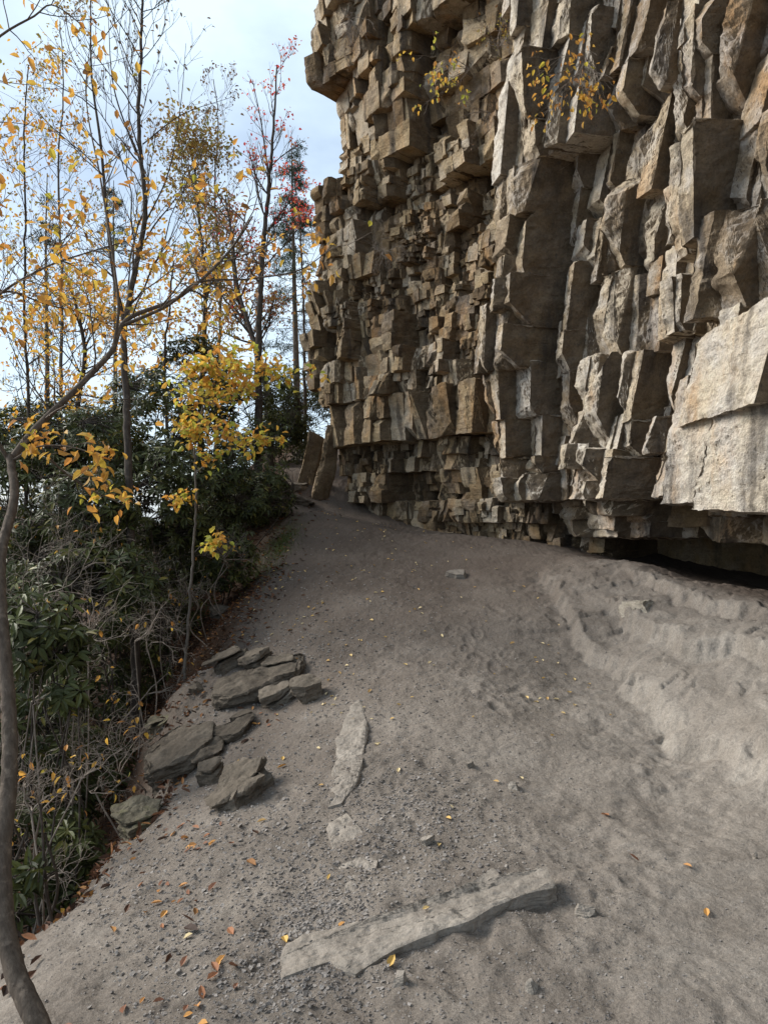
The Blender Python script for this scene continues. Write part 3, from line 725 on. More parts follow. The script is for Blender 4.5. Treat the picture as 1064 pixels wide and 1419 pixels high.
# cliff foot, trail steps, stones by the ledge
def lean_px(label, u0, v0, u1, v1, D, seed, rot, dep=.7):
    a, b = at(u0, v1, D), at(u1, v0, D); L, H = b[0] - a[0], b[2] - a[2]
    g = gbase0((a[0] + b[0]) / 2, D); lo = min(g - .15, a[2])
    o = make_rock('leaning_rock', (L * 1.15, L * dep, b[2] - lo), seed, M_FAR, False, .05, 8, ((a[0] + b[0]) / 2, D + .1, (lo + b[2]) / 2), rot, 0.0)
    tag(o, label, 'rock')
def gbase0(x, y): return float(height(np.array([x]), np.array([y]), False)[0])
lean_px('smooth brown slab leaning against the far foot of the cliff', 420, 596, 444, 654, 14.0, 31, (0.1, 0.22, 0.3))
lean_px('taller slab leaning beside the smooth brown slab at the cliff foot', 440, 580, 462, 668, 13.6, 32, (0.05, 0.2, 0.4))
rock_px('step_rock', 'upper dark rock step crossing the top of the trail', 384, 668, 426, 680, 34, M_ROCK, (0, 0.05, 0.2), 1.0, cat='rock')
rock_px('step_rock', 'lower dark rock step crossing the top of the trail', 370, 684, 432, 700, 35, M_ROCK, (0, 0.03, 0.15), 0.8, cat='rock')
rock_px('embedded_rock', 'ribbed rock sticking out of the dirt below the cliff foot', 622, 776, 650, 812, 36, M_SLAB, sink=2.2, tall=0.3, rot=(.1,-.2,.4), dep=1.2, bed=False)
rock_px('embedded_rock', 'dark faced rock set into the top of the pale ledge', 862, 816, 916, 858, 38, M_LEDGE, sink=2.2, tall=0.3, rot=(.1,-.2,.4), dep=1.2, bed=False)

def slab_px(name, label, outline, drop, mat, seed, lift=0.05, thick=0.1, base=0.6):
    """a flat slab: the outline of its top laid on the slope, lifted, with thickness below"""
    top = np.array([G(u, v, float(np.interp(u, *lift)) if isinstance(lift, tuple) else lift) for u, v in outline]); n = len(top)
    c = top.mean(0)
    A = np.c_[top[:, :2] - c[:2], np.ones(n)]; k = np.linalg.lstsq(A, top[:, 2], rcond=None)[0]
    top[:, 2] = top[:, 2] * 0.3 + 0.7 * (A @ k)
    bot = top.copy(); bot[:, :2] = c[:2] + (bot[:, :2] - c[:2]) * 1.03; bot[:, 2] -= thick
    V = np.concatenate([top, bot]); T = []
    # triangulate top by ear clipping
    ids = list(range(n)); area = sum(top[i, 0] * top[(i + 1) % n, 1] - top[(i + 1) % n, 0] * top[i, 1] for i in range(n))
    if area < 0: ids = ids[::-1]
    order = ids[:]
    cr = lambda a, b, d: (top[b, 0] - top[a, 0]) * (top[d, 1] - top[a, 1]) - (top[b, 1] - top[a, 1]) * (top[d, 0] - top[a, 0])
    g = 0
    while len(ids) > 3 and g < 500:
        g += 1
        for i in range(len(ids)):
            a, b, d = ids[i - 1], ids[i], ids[(i + 1) % len(ids)]
            if cr(a, b, d) > 0 and not any(cr(a, b, e) > 0 and cr(b, d, e) > 0 and cr(d, a, e) > 0 for e in ids if e not in (a, b, d)):
                T.append((a, b, d)); ids.pop(i); break
        else: break
    T.append(tuple(ids[:3]))
    T += [(n + a, n + d, n + b) for a, b, d in list(T)]
    for a, b in zip(order, order[1:] + order[:1]): T += [(a, n + b, b), (a, n + a, n + b)]
    V, T, X = refine(V - c, np.array(T), np.zeros((2 * n, 1)), lambda m, x: np.full(len(m), 0.014), 7)
    V = roughen(V + seed, T, [((3,) * 3, 0.018, seed), ((11, 11, 16), 0.014, seed + 1), ((40,) * 3, 0.006, seed + 2)]) - seed
    o = make_obj(name, V, T, None, mat, None, True, 35, dict(tint=np.full(len(V), 0.5)))
    o.location = c
    return tag(o, label, 'rock')

slab_px('flat_rock', 'long pale dusty slab with a sharp broken front edge, lying across the near path',
        [(388, 1330), (400, 1312), (440, 1296), (500, 1282), (540, 1262), (590, 1240), (650, 1220), (683, 1204), (692, 1214), (755, 1210),
         (766, 1232), (722, 1244), (684, 1256), (655, 1272), (600, 1292), (545, 1316), (492, 1350), (458, 1332), (392, 1356)], 0.1, M_SLAB, 3, ([390, 480, 600, 760], [.002, .008, .026, .05]), 0.13)
slab_px('flat_rock', 'narrow pale slab edge rising from the dirt in the middle of the path',
        [(497, 966), (484, 988), (468, 1022), (464, 1060), (454, 1118), (474, 1112), (494, 1085), (504, 1050), (508, 1005)], 0.1, M_SLAB, 5, 0.012, 0.09)
slab_px('flat_rock', 'flat dusty slab nearly flush with the dirt between the narrow slab and the long slab',
        [(475, 1122), (500, 1150), (525, 1190), (520, 1225), (492, 1262), (466, 1258), (478, 1225), (462, 1190), (455, 1150)], 0.1, M_SLAB, 8, 0.0, 0.06)

def stone_px(u, v, w, h, seed, label, mat=M_SLAB):
    b = G(u, v); s = w / F * b[1]
    o = make_rock('loose_stone', (s, s * .8, h / F * b[1] * 1.3), seed, mat, False, 0.006, 12, (b[0], b[1] + s * .3, b[2] + h / F * b[1] * .15), (random.uniform(-.3, .3), random.uniform(-.4, .4), random.uniform(0, 3)))
    return tag(o, label, 'stone')
stone_px(738, 1376, 26, 18, 51, 'pointed pale stone casting a small shadow on bare dirt, nearest of the loose stones')
stone_px(555, 1371, 24, 18, 52, 'flat square stone lying just below the long pale slab')
stone_px(815, 1272, 36, 14, 53, 'low curved stone buried in dirt past the end of the long slab')
stone_px(652, 1064, 16, 9, 54, 'small dark stone alone in the middle of the path')
stone_px(592, 1172, 22, 14, 55, 'dark stone standing in the patch of gravel')
stone_px(712, 1095, 18, 12, 57, 'half buried grey stone beside the gravel patch')
stone_px(1048, 1190, 12, 8, 59, 'little stone at the edge of the trodden dirt below the ledge')

# ------------------------------------------------------------------ gravel (uncountable)
def chip_templates(k):
    out = []
    rng = np.random.default_rng(8)
    for _ in range(k):
        pl = box_polys(-.5, .5, -.4, .4, -.16, .16)
        for _ in range(5):
            th = rng.uniform(0, 6.28); n = np.array([math.cos(th), math.sin(th), rng.normal(0, .5)]); pl = clip(pl, n, rng.uniform(.2, .42))
        t = Tri(); t.add(pl, 0); V, T, _, _ = t.arrays(); out.append((V, T))
    return out
CH = chip_templates(7)
def scatter_px(regions, rng):
    pts, sc = [], []
    for (u, v, su, sv, n, s0, s1) in regions:
        uu = rng.normal(u, su, n); vv = rng.normal(v, sv, n)
        a = np.array([G(u + dx * su, v + dy * sv) for dx in (-2.5, -1, 0, 1, 2.5) for dy in (-2.5, -1, 0, 1, 2.5)])
        px = np.array([(u + dx * su, v + dy * sv) for dx in (-2.5, -1, 0, 1, 2.5) for dy in (-2.5, -1, 0, 1, 2.5)])
        B = np.c_[px, px[:, 0] * px[:, 1], px ** 2, np.ones(len(px))]; k = np.linalg.lstsq(B, a[:, :2], rcond=None)[0]
        q = np.c_[uu, vv, uu * vv, uu ** 2, vv ** 2, np.ones(n)] @ k
        pts.append(q); sc.append(np.exp(rng.uniform(np.log(s0), np.log(s1), n)))
    return np.concatenate(pts), np.concatenate(sc)
rng = np.random.default_rng(77)
q, s = scatter_px([(590, 1150, 75, 45, 1500, .006, .024), (560, 1100, 45, 30, 500, .006, .02), (440, 1260, 45, 35, 900, .006, .022), (400, 880, 70, 45, 1100, .008, .035),
                   (330, 1180, 90, 70, 1900, .006, .026), (470, 950, 80, 60, 900, .006, .026), (230, 1300, 90, 50, 1500, .006, .024), (440, 1350, 60, 30, 700, .005, .022),
                   (330, 1040, 60, 70, 700, .008, .035), (520, 830, 90, 45, 700, .008, .03), (760, 900, 40, 60, 350, .006, .02), (700, 1120, 130, 110, 650, .004, .016),
                   (800, 1330, 150, 70, 450, .003, .012), (270, 980, 40, 40, 350, .01, .04), (300, 1200, 130, 90, 5000, .003, .014), (420, 1080, 70, 110, 3000, .003, .014), (250, 1330, 120, 60, 3000, .003, .012), (470, 900, 90, 70, 2200, .004, .018), (700, 1000, 150, 120, 2500, .003, .011), (750, 1280, 200, 90, 2500, .002, .009), (620, 1000, 110, 70, 450, .004, .018), (130, 1240, 60, 60, 500, .008, .03)], rng)
m = (q[:, 1] > 1.2); q, s = q[m], s[m]
z = height(q[:, 0], q[:, 1])
VV, TT, TI, n = [], [], [], 0
for i in range(len(q)):
    V, T = CH[i % 7]
    E = np.array(Matrix.Rotation(rng.uniform(0, 6.28), 3, 'Z') @ Matrix.Rotation(rng.normal(0, .35), 3, 'X') @ Matrix.Rotation(rng.normal(-.15, .3), 3, 'Y'))
    VV.append((V * s[i]) @ E.T + (q[i, 0], q[i, 1], z[i] + s[i] * 0.07)); TT.append(T + n); TI.append(np.full(len(V), rng.uniform(0, 1))); n += len(V)
tag(make_obj('gravel', np.concatenate(VV), np.concatenate(TT), None, M_CHIP, None, False, None, dict(tint=np.concatenate(TI))),
    'grey shale gravel strewn over the dirt slope', 'gravel', None, 'stuff')

# ------------------------------------------------------------------ leaves and branches
def leaf_mesh(P, Dn, Nn, L, W, fold=0.25, curl=0.2, rnd=None):
    P, Dn, Nn = (np.asarray(a, float) for a in (P, Dn, Nn)); n = len(P)
    L = np.broadcast_to(L, n)[:, None]; W = np.broadcast_to(W, n)[:, None]
    Dn = Dn / np.maximum(np.linalg.norm(Dn, axis=1, keepdims=True), 1e-9)
    S = np.cross(Dn, Nn); S /= np.maximum(np.linalg.norm(S, axis=1, keepdims=True), 1e-9); Nn = np.cross(S, Dn)
    def pt(t, w, f, c): return P + Dn * L * t + S * W * w + Nn * (W * f * fold - L * curl * c)
    V = np.stack([pt(0, 0, 0, 0), pt(.32, 0, 0, .06), pt(.68, 0, 0, .4), pt(1, 0, 0, 1), pt(.30, .46, 1, .06), pt(.66, .40, 1, .4), pt(.30, -.46, 1, .06), pt(.66, -.40, 1, .4)], 1)
    b = (np.arange(n) * 8)[:, None]
    T = np.concatenate([b + f for f in ([0, 1, 4], [2, 3, 5], [0, 6, 1], [2, 7, 3])])
    Qd = np.concatenate([b + f for f in ([1, 2, 5, 4], [1, 6, 7, 2])])
    r = RG.random(n) if rnd is None else rnd
    return V.reshape(-1, 3), T, Qd, np.repeat(r, 8)

class Wood:
    def __init__(self): self.V, self.Q, self.T, self.n = [], [], [], 0
    def tube(self, pts, r, sides):
        pts = np.asarray(pts, float); r = np.asarray(r, float); k = len(pts)
        t = np.gradient(pts, axis=0); t /= np.maximum(np.linalg.norm(t, axis=1, keepdims=True), 1e-9)
        ref = np.array([0.3, 0.9, 0.2]) if abs(t[0] @ np.array([0.3, 0.9, 0.2])) < 0.85 else np.array([1.0, 0, 0])
        a = np.cross(t, ref); a /= np.linalg.norm(a, axis=1, keepdims=True); b = np.cross(t, a)
        an = np.arange(sides) / sides * 2 * math.pi
        V = pts[:, None] + r[:, None, None] * (np.cos(an)[None, :, None] * a[:, None] + np.sin(an)[None, :, None] * b[:, None])
        i = np.arange(k - 1)[:, None] * sides; j = np.arange(sides)[None]; j2 = (j + 1) % sides
        Qd = np.stack([i + j, i + j2, i + sides + j2, i + sides + j], -1).reshape(-1, 4)
        self.V.append(V.reshape(-1, 3)); self.Q.append(Qd + self.n); self.n += k * sides
    def build(self, name, mat, parent=None, org=(0, 0, 0)):
        return make_obj(name, np.concatenate(self.V) - np.asarray(org), None, np.concatenate(self.Q), mat, parent, True)

def unit(v): v = np.asarray(v, float); return v / max(np.linalg.norm(v), 1e-9)

def smooth_path(pts, n):
    pts = np.asarray(pts, float); k = len(pts)
    d = np.r_[0, np.cumsum(np.linalg.norm(np.diff(pts, axis=0), axis=1))]
    t = np.linspace(0, d[-1], n); out = np.empty((n, 3))
    m = np.gradient(pts, d, axis=0) if k > 2 else np.tile((pts[-1] - pts[0]) / d[-1], (k, 1))
    for c, tt in enumerate(t):
        i = min(max(np.searchsorted(d, tt) - 1, 0), k - 2); h = d[i + 1] - d[i]; x = (tt - d[i]) / h
        out[c] = (2*x**3 - 3*x*x + 1) * pts[i] + (x**3 - 2*x*x + x) * h * m[i] + (-2*x**3 + 3*x*x) * pts[i + 1] + (x**3 - x*x) * h * m[i + 1]
    return out

def grow(wood, tips, rng, start, d, length, r, depth, up=0.25, wig=0.16, spread=0.75, kids=(3, 5), rmin=0.0015, sides=4, ratio=0.55, tip_every=3):
    k = max(4, int(5 + length * 4)) if depth > 0 else 5
    step = length / k; pts = [np.asarray(start, float)]; d = unit(d)
    for i in range(k):
        d = unit(d + rng.normal(0, wig, 3) + np.array([0, 0, up * 0.25])); pts.append(pts[-1] + d * step)
    pts = np.array(pts); rr = np.linspace(r, max(rmin, r * 0.25), k + 1)
    wood.tube(pts, rr, sides if r > 0.006 else 3)
    if depth == 0:
        for i in range(1, k + 1):
            if i % tip_every == 0 or i == k: tips.append((pts[i], unit(pts[i] - pts[i - 1])))
        return
    tips.append((pts[-1], d))
    for _ in range(rng.integers(kids[0], kids[1] + 1)):
        t = rng.uniform(0.25, 0.98); i = min(int(t * k), k - 1); p = pts[i] + (pts[i + 1] - pts[i]) * (t * k - i)
        base = unit(pts[i + 1] - pts[i]); side = unit(np.cross(base, rng.normal(0, 1, 3)))
        nd = unit(base * (1 - spread * 0.5) + side * spread + np.array([0, 0, up]))
        grow(wood, tips, rng, p, nd, length * ratio * rng.uniform(.7, 1.2) * (1.15 - 0.5 * t), max(rmin, r * 0.5 * (1.1 - .4 * t)), depth - 1, up, wig, spread, kids, rmin, sides, ratio, tip_every)

def leaves_at(tips, rng, prob, per, L, W, droop=0.5, spread=0.05, keep=None):
    P, Dd, Nn = [], [], []
    for p, d in tips:
        if keep is not None and not keep(p): continue
        if rng.random() > prob: continue
        for _ in range(rng.integers(per[0], per[1] + 1)):
            q = p + rng.normal(0, spread, 3)
            P.append(q); Dd.append(unit(d * .5 + rng.normal(0, .7, 3) + np.array([0, 0, -droop]))); Nn.append(unit(rng.normal(0, .55, 3) + np.array([0, 0, 1])))
    if not P: return None
    n = len(P); s = rng.uniform(.65, 1.2, n)
    return leaf_mesh(P, Dd, Nn, L * s, W * s)

def finish_tree(name, label, cat, base, wood, bark, crowns, group=None):
    root = empty(name, base); tag(root, label, cat, group)
    wood.build('trunk', bark, root, base)
    for lm, mat in crowns:
        if lm is None: continue
        V, T, Qd, r = lm
        make_obj('crown', V - np.asarray(base), T, Qd, mat, root, False, None, dict(rnd=r))
    return root

def gbase(x, y): return float(height(np.array([x]), np.array([y]), False)[0])

def tree(name, label, path, r0, r1, seed, bark, leafmat, leaf, branches, prob, per=(1, 3), droop=.5, extra=(), depth=2, up=.35, t0=.3, blen=(.25, .4), spread=.75,
         kids=(3, 5), keep=None, group=None, sink=True, cat='tree', wig=.13, lspread=.05, rmin=.0018, leaf2=None, flat=1.0):
    """path: pixel/depth points of the trunk from its foot; branches: how many limbs; extra: traced limbs (points, radius, twigs)"""
    rng = np.random.default_rng(seed); w = Wood(); tips = []
    pts = [at(*q) for q in path]
    if sink:
        f = pts[0].copy(); g = gbase(f[0], f[1])
        if g < f[2] - 0.05: pts = [np.array([f[0] + rng.normal(0, .05), f[1], g - 0.1])] + pts
        else: pts[0][2] = g - 0.06
    tr = smooth_path(pts, 14 + 8 * len(pts)); H = np.linalg.norm(np.diff(tr, axis=0), axis=1).sum()
    tr[3:-1] += rng.normal(0, 0.0006 * pts[0][1], tr[3:-1].shape)
    rad = np.interp(np.linspace(0, 1, len(tr)), [0, .06, 1], [r0 * 1.25, r0, r1]); w.tube(tr, rad, 9)
    for _ in range(branches):
        t = rng.uniform(t0, 0.99) ** 0.9; i = min(int(t * (len(tr) - 1)), len(tr) - 2)
        base = unit(tr[i + 1] - tr[i]); side = unit(np.cross(base, rng.normal(0, 1, 3)))
        L = H * rng.uniform(*blen) * (1.15 - .7 * t)
        grow(w, tips, rng, tr[i], unit(base * .6 + side * spread), L, max(rmin, rad[i] * .42), depth, up, wig, spread, kids, rmin)
    for ep, er, twigs, dl in extra:
        p = smooth_path([at(*q) for q in ep], 6 * len(ep)); L = np.linalg.norm(np.diff(p, axis=0), axis=1).sum()
        w.tube(p, np.linspace(er, max(rmin, er * .25), len(p)), 7)
        for _ in range(twigs):
            t = rng.uniform(.12, 1); i = min(int(t * (len(p) - 1)), len(p) - 2); base = unit(p[i + 1] - p[i])
            side = unit(np.cross(base, rng.normal(0, 1, 3)) * np.array([1, 1, .5 * flat]))
            grow(w, tips, rng, p[i], unit(base * .8 + side), L * rng.uniform(.18, .4) * dl, max(rmin, er * .3), 1, up * .4, wig, spread, (2, 4), rmin)
    base = pts[0]
    crowns = [(leaves_at(tips, rng, prob, per, leaf[0], leaf[1], droop, lspread, keep), leafmat)]
    if leaf2: crowns.append((leaves_at(tips, rng, leaf2[1], (1, 2), leaf[0], leaf[1], droop, lspread, leaf2[2]), leaf2[0]))
    return finish_tree(name, label, cat, base, w, bark, crowns, group)

# near beech whose trunk curves up the picture edge and reaches over the slope
tree('beech_tree', 'slender beech with a curved trunk and golden leaves, closest tree to the viewer',
     [(95, 1540, 2.1), (52, 1419, 2.12), (18, 1335, 2.2), (3, 1200, 2.3), (13, 1080, 2.4), (12, 970, 2.5), (2, 850, 2.6), (2, 770, 2.7), (20, 690, 2.8), (14, 632, 2.9)], 0.034, 0.016, 3,
     M_BARK_BEECH, M_LF_BEECH, (.05, .028), 0, .72, (1, 2), .3,
     [([(14, 640, 2.9), (41, 604, 2.95), (120, 525, 3.05), (158, 482, 3.1), (168, 452, 3.15), (248, 412, 3.3), (331, 331, 3.5), (350, 300, 3.6)], .016, 20, .7),
      ([(168, 452, 3.15), (230, 425, 3.2), (273, 392, 3.4), (351, 386, 3.6), (420, 372, 3.7), (468, 335, 3.8)], .008, 12, .6),
      ([(158, 482, 3.1), (165, 430, 3.1), (160, 380, 3.15), (140, 250, 3.3), (120, 130, 3.5), (125, 60, 3.6)], .007, 14, .55),
      ([(14, 640, 2.9), (60, 618, 2.8), (110, 622, 2.75), (150, 640, 2.7)], .006, 14, .6),
      ([(41, 604, 2.95), (90, 655, 3.1), (150, 690, 3.3), (178, 702, 3.4)], .006, 5, .5),
      ([(14, 640, 2.9), (-30, 560, 2.8), (-20, 430, 2.9), (60, 372, 3.1), (122, 350, 3.3), (190, 330, 3.5)], .009, 26, .75),
      ([(-20, 430, 2.9), (20, 405, 3.3), (60, 420, 3.5), (130, 440, 3.7), (185, 470, 3.8)], .007, 26, .7),
      ([(-20, 430, 2.9), (-40, 250, 2.7), (-10, 60, 2.7), (45, 24, 2.8), (85, 12, 3.0), (120, 40, 3.1)], .009, 22, .6)],
     1, .1, .3, cat='tree', lspread=.03, rmin=.0013)
# bare birch in the middle
tree('birch_tree', 'thin tall bare tree with upright branches and a few shrivelled leaves',
     [(187, 862, 8.0), (181, 740, 8.0), (176, 560, 8.05), (173, 460, 8.1), (182, 405, 8.1), (201, 300, 8.2), (193, 180, 8.3), (196, 60, 8.4), (200, -60, 8.5)], .058, .012, 21,
     M_BARK_DARK, M_LF_DULL, (.055, .028), 26, .22, (1, 2), .6,
     [([(173, 450, 8.1), (158, 380, 8.0), (148, 290, 8.0), (140, 200, 7.9), (128, 110, 7.9), (126, 0, 7.9)], .026, 14, .7),
      ([(201, 310, 8.2), (230, 250, 8.3), (250, 150, 8.4), (258, 60, 8.5)], .010, 14, .6),
      ([(190, 215, 8.3), (160, 130, 8.2), (150, 20, 8.2)], .012, 7, .7),
      ([(198, 200, 8.2), (250, 160, 8.2), (320, 135, 8.2)], .008, 7, .7)], 2, .55, .5, (.14, .24), .55, (3, 5))
tree('maple_tree', 'bare forked maple with bright red leaves left only at its top',
     [(358, 640, 13.0), (358, 520, 13.0), (360, 420, 13.0), (366, 330, 13.0), (373, 250, 13.1), (380, 170, 13.2), (384, 90, 13.3)], .085, .012, 22,
     M_BARK_DARK, M_LF_RED, (.06, .04), 22, .32, (1, 2), .4,
     [([(361, 500, 13), (345, 450, 13.1), (330, 400, 13.2), (322, 330, 13.2), (312, 270, 13.3)], .045, 12, .7),
      ([(368, 325, 13), (385, 300, 13), (406, 275, 13)], .025, 8, .7),
      ([(373, 250, 13.1), (362, 170, 13), (350, 110, 13)], .02, 10, .6)], 2, .5, .45, (.12, .2), .55, (3, 5), keep=lambda p: p[2] > 5.6 or RG.random() < .12,
     leaf2=(M_LF_GOLD, .35, lambda p: p[2] < 6.2))
tree('maple_sapling', 'thin sapling with layered yellow and orange leaves leaning over the trail',
     [(257, 955, 7.1), (262, 860, 7.1), (268, 770, 7.1), (272, 680, 7.1), (271, 620, 7.15), (282, 560, 7.2), (305, 515, 7.3)], .018, .005, 23,
     M_BARK_GREY, M_LF_MAPLE, (.070, .052), 0, .92, (1, 3), .1,
     [([(290, 540, 7.2), (320, 520, 7.2), (360, 510, 7.3), (415, 522, 7.4)], .006, 17, .75), ([(276, 590, 7.15), (282, 552, 7.0), (262, 545, 6.9), (236, 552, 6.8)], .005, 9, .9),
      ([(298, 525, 7.3), (312, 500, 7.4), (335, 494, 7.6)], .005, 11, 1.3), ([(300, 530, 7.2), (290, 508, 7.1), (275, 512, 7.0)], .005, 9, 1.3),
      ([(286, 555, 7.2), (310, 540, 7.1), (345, 540, 7.0)], .005, 10, .9),
      ([(272, 655, 7.1), (300, 632, 7.0), (340, 615, 7.0), (386, 603, 7.0)], .006, 12, .5), ([(271, 640, 7.1), (265, 605, 7.0), (285, 592, 6.9), (322, 598, 6.9)], .005, 9, .7),
      ([(271, 620, 7.1), (260, 592, 7.0), (246, 590, 7.0)], .004, 6, 1.2),
      ([(270, 765, 7.1), (285, 752, 7.0), (322, 750, 6.9)], .004, 6, .6), ([(270, 700, 7.1), (250, 690, 7.0), (235, 695, 6.9)], .004, 4, .7)],
     1, .0, .3, cat='sapling', lspread=.045, rmin=.0016, flat=.25)
tree('browning_tree', 'small tree with brown and olive leaves standing behind the bare birch',
     [(278, 600, 14), (282, 500, 14), (285, 400, 14), (276, 300, 14.1), (270, 240, 14.2), (262, 190, 14.3)], .07, .012, 24, M_BARK_DARK, M_LF_BROWN, (.085, .05), 34, .85, (2, 4), .5,
     [], 2, .3, .3, (.16, .28), .8, (3, 5), lspread=.1)
tree('maple_tree', 'leaning maple with faded pink and orange leaves beside the forked red maple',
     [(372, 560, 15.5), (350, 470, 15.5), (330, 410, 15.5), (322, 350, 15.6), (318, 280, 15.7)], .09, .015, 25, M_BARK_DARK, mat_leaf('faded_maple_leaf',
     [(0, (.35, .09, .06)), (.5, (.42, .20, .09)), (1, (.50, .36, .10))]), (.08, .055), 30, .75, (1, 4), .4, [], 2, .3, .3, (.16, .28), .8, (3, 5), lspread=.1)
tree('gold_tree', 'thin tree with scattered yellow brown leaves rising at the picture edge',
     [(36, 700, 10), (40, 560, 10), (35, 450, 10), (36, 300, 10), (34, 180, 10), (40, 90, 10.2)], .035, .008, 26, M_BARK_DARK, M_LF_GOLD, (.07, .04), 34, .7, (1, 3), .5,
     [], 2, .2, .25, (.13, .22), .8, (3, 4), lspread=.08)
tree('gold_tree', 'bushy golden tree glowing low behind the beech branches',
     [(100, 640, 13), (108, 560, 13), (118, 490, 13), (108, 430, 13), (90, 380, 13.1)], .09, .02, 27, M_BARK_DARK, M_LF_GOLD, (.075, .048), 30, .7, (1, 4), .5,
     [], 2, .2, .3, (.2, .34), .9, (3, 5), lspread=.1)
tree('gold_tree', 'small golden tree filling the gap between the birch and the brown tree',
     [(232, 600, 12), (228, 500, 12), (236, 420, 12), (242, 340, 12.1)], .04, .01, 28, M_BARK_DARK, M_LF_GOLD, (.075, .048), 28, .75, (1, 4), .5,
     [], 2, .25, .3, (.2, .3), .85, (3, 4), lspread=.09)
tree('bare_tree', 'slim bare tree with drab leaves between the birch and the red maple',
     [(300, 560, 18), (306, 400, 18), (298, 260, 18), (302, 160, 18), (296, 110, 18)], .06, .01, 29, M_BARK_GREY, M_LF_DULL, (.08, .05), 24, .35, (1, 2), .5, [], 2, .5, .4, (.12, .2), .6, (3, 5), lspread=.06)
tree('bare_tree', 'bare grey tree beyond the golden leaves at the picture edge',
     [(84, 640, 16), (86, 400, 16), (82, 220, 16), (88, 100, 16), (84, 30, 16)], .06, .01, 30, M_BARK_GREY, M_LF_BROWN, (.07, .045), 30, .7, (1, 3), .5, [], 2, .4, .35, (.12, .2), .7, (3, 5), lspread=.06)
tree('red_shrub', 'small tree with scarlet leaves peeking past the cliff edge',
     [(424, 640, 17), (422, 520, 17), (420, 400, 17), (414, 300, 17), (406, 232, 17)], .045, .012, 34, M_BARK_DARK, M_LF_RED, (.075, .055), 10, .45, (1, 2), .4, [], 2, .3, .72, (.07, .13), .8, (3, 5), lspread=.09)

def conifer(name, label, path, r0, seed, dens, prob, length):
    rng = np.random.default_rng(seed); w = Wood(); pts = [at(*q) for q in path]
    g = gbase(pts[0][0], pts[0][1]); pts = [np.array([pts[0][0], pts[0][1], g - .1])] + pts if g < pts[0][2] else pts
    tr = smooth_path(pts, 40); w.tube(tr, np.linspace(r0, .012, 40), 8); P, Dd, Nn = [], [], []
    H = tr[-1, 2] - tr[0, 2]
    for _ in range(dens):
        t = rng.uniform(.35, .99); i = min(int(t * 39), 38); az = rng.uniform(0, 6.28); L = length * (1.1 - t) * 1.6 * rng.uniform(.6, 1.1)
        k = 7; d = np.array([math.cos(az), math.sin(az), .12]); p = [tr[i]]
        for j in range(k): d = unit(d + rng.normal(0, .08, 3) + np.array([0, 0, -.06])); p.append(p[-1] + d * L / k)
        p = np.array(p); w.tube(p, np.linspace(.016 * (1.2 - t), .003, k + 1), 3)
        for j in range(2, k + 1):
            for _ in range(5):
                q = p[j] + rng.normal(0, .05, 3); dd = unit(unit(p[j] - p[j - 1]) * .6 + np.array([rng.normal(0, .8), rng.normal(0, .8), -.2]))
                if rng.random() < .6: w.tube(np.array([q, q + dd * .1, q + dd * .22]), np.array([.003, .002, .0015]), 3)
                if rng.random() < prob:
                    for s_ in range(7):
                        P.append(q + dd * .035 * s_); Dd.append(unit(dd * .5 + rng.normal(0, .8, 3))); Nn.append(unit(rng.normal(0, .4, 3) + np.array([0, 0, 1])))
    P = np.array(P); lm = leaf_mesh(P, np.array(Dd), np.array(Nn), .10, .022, .1, .1)
    return finish_tree(name, label, 'tree', pts[0], w, M_BARK_GREY, [(lm, M_NEEDLE)])
conifer('pine_tree', 'sparse pine with level dead branches seen against the pale sky', [(65, 640, 20), (66, 500, 20), (64, 330, 20), (66, 240, 20)], .14, 41, 60, .30, 1.5)
conifer('hemlock_tree', 'feathery dark green hemlock half hidden behind the cliff edge', [(412, 600, 22), (408, 400, 22), (405, 260, 22), (404, 190, 22)], .14, 42, 90, .75, 1.3)
conifer('hemlock_tree', 'grey green hemlock standing far behind the golden leaves', [(160, 640, 26), (160, 480, 26), (158, 330, 26), (158, 250, 26)], .15, 43, 80, .5, 1.7)

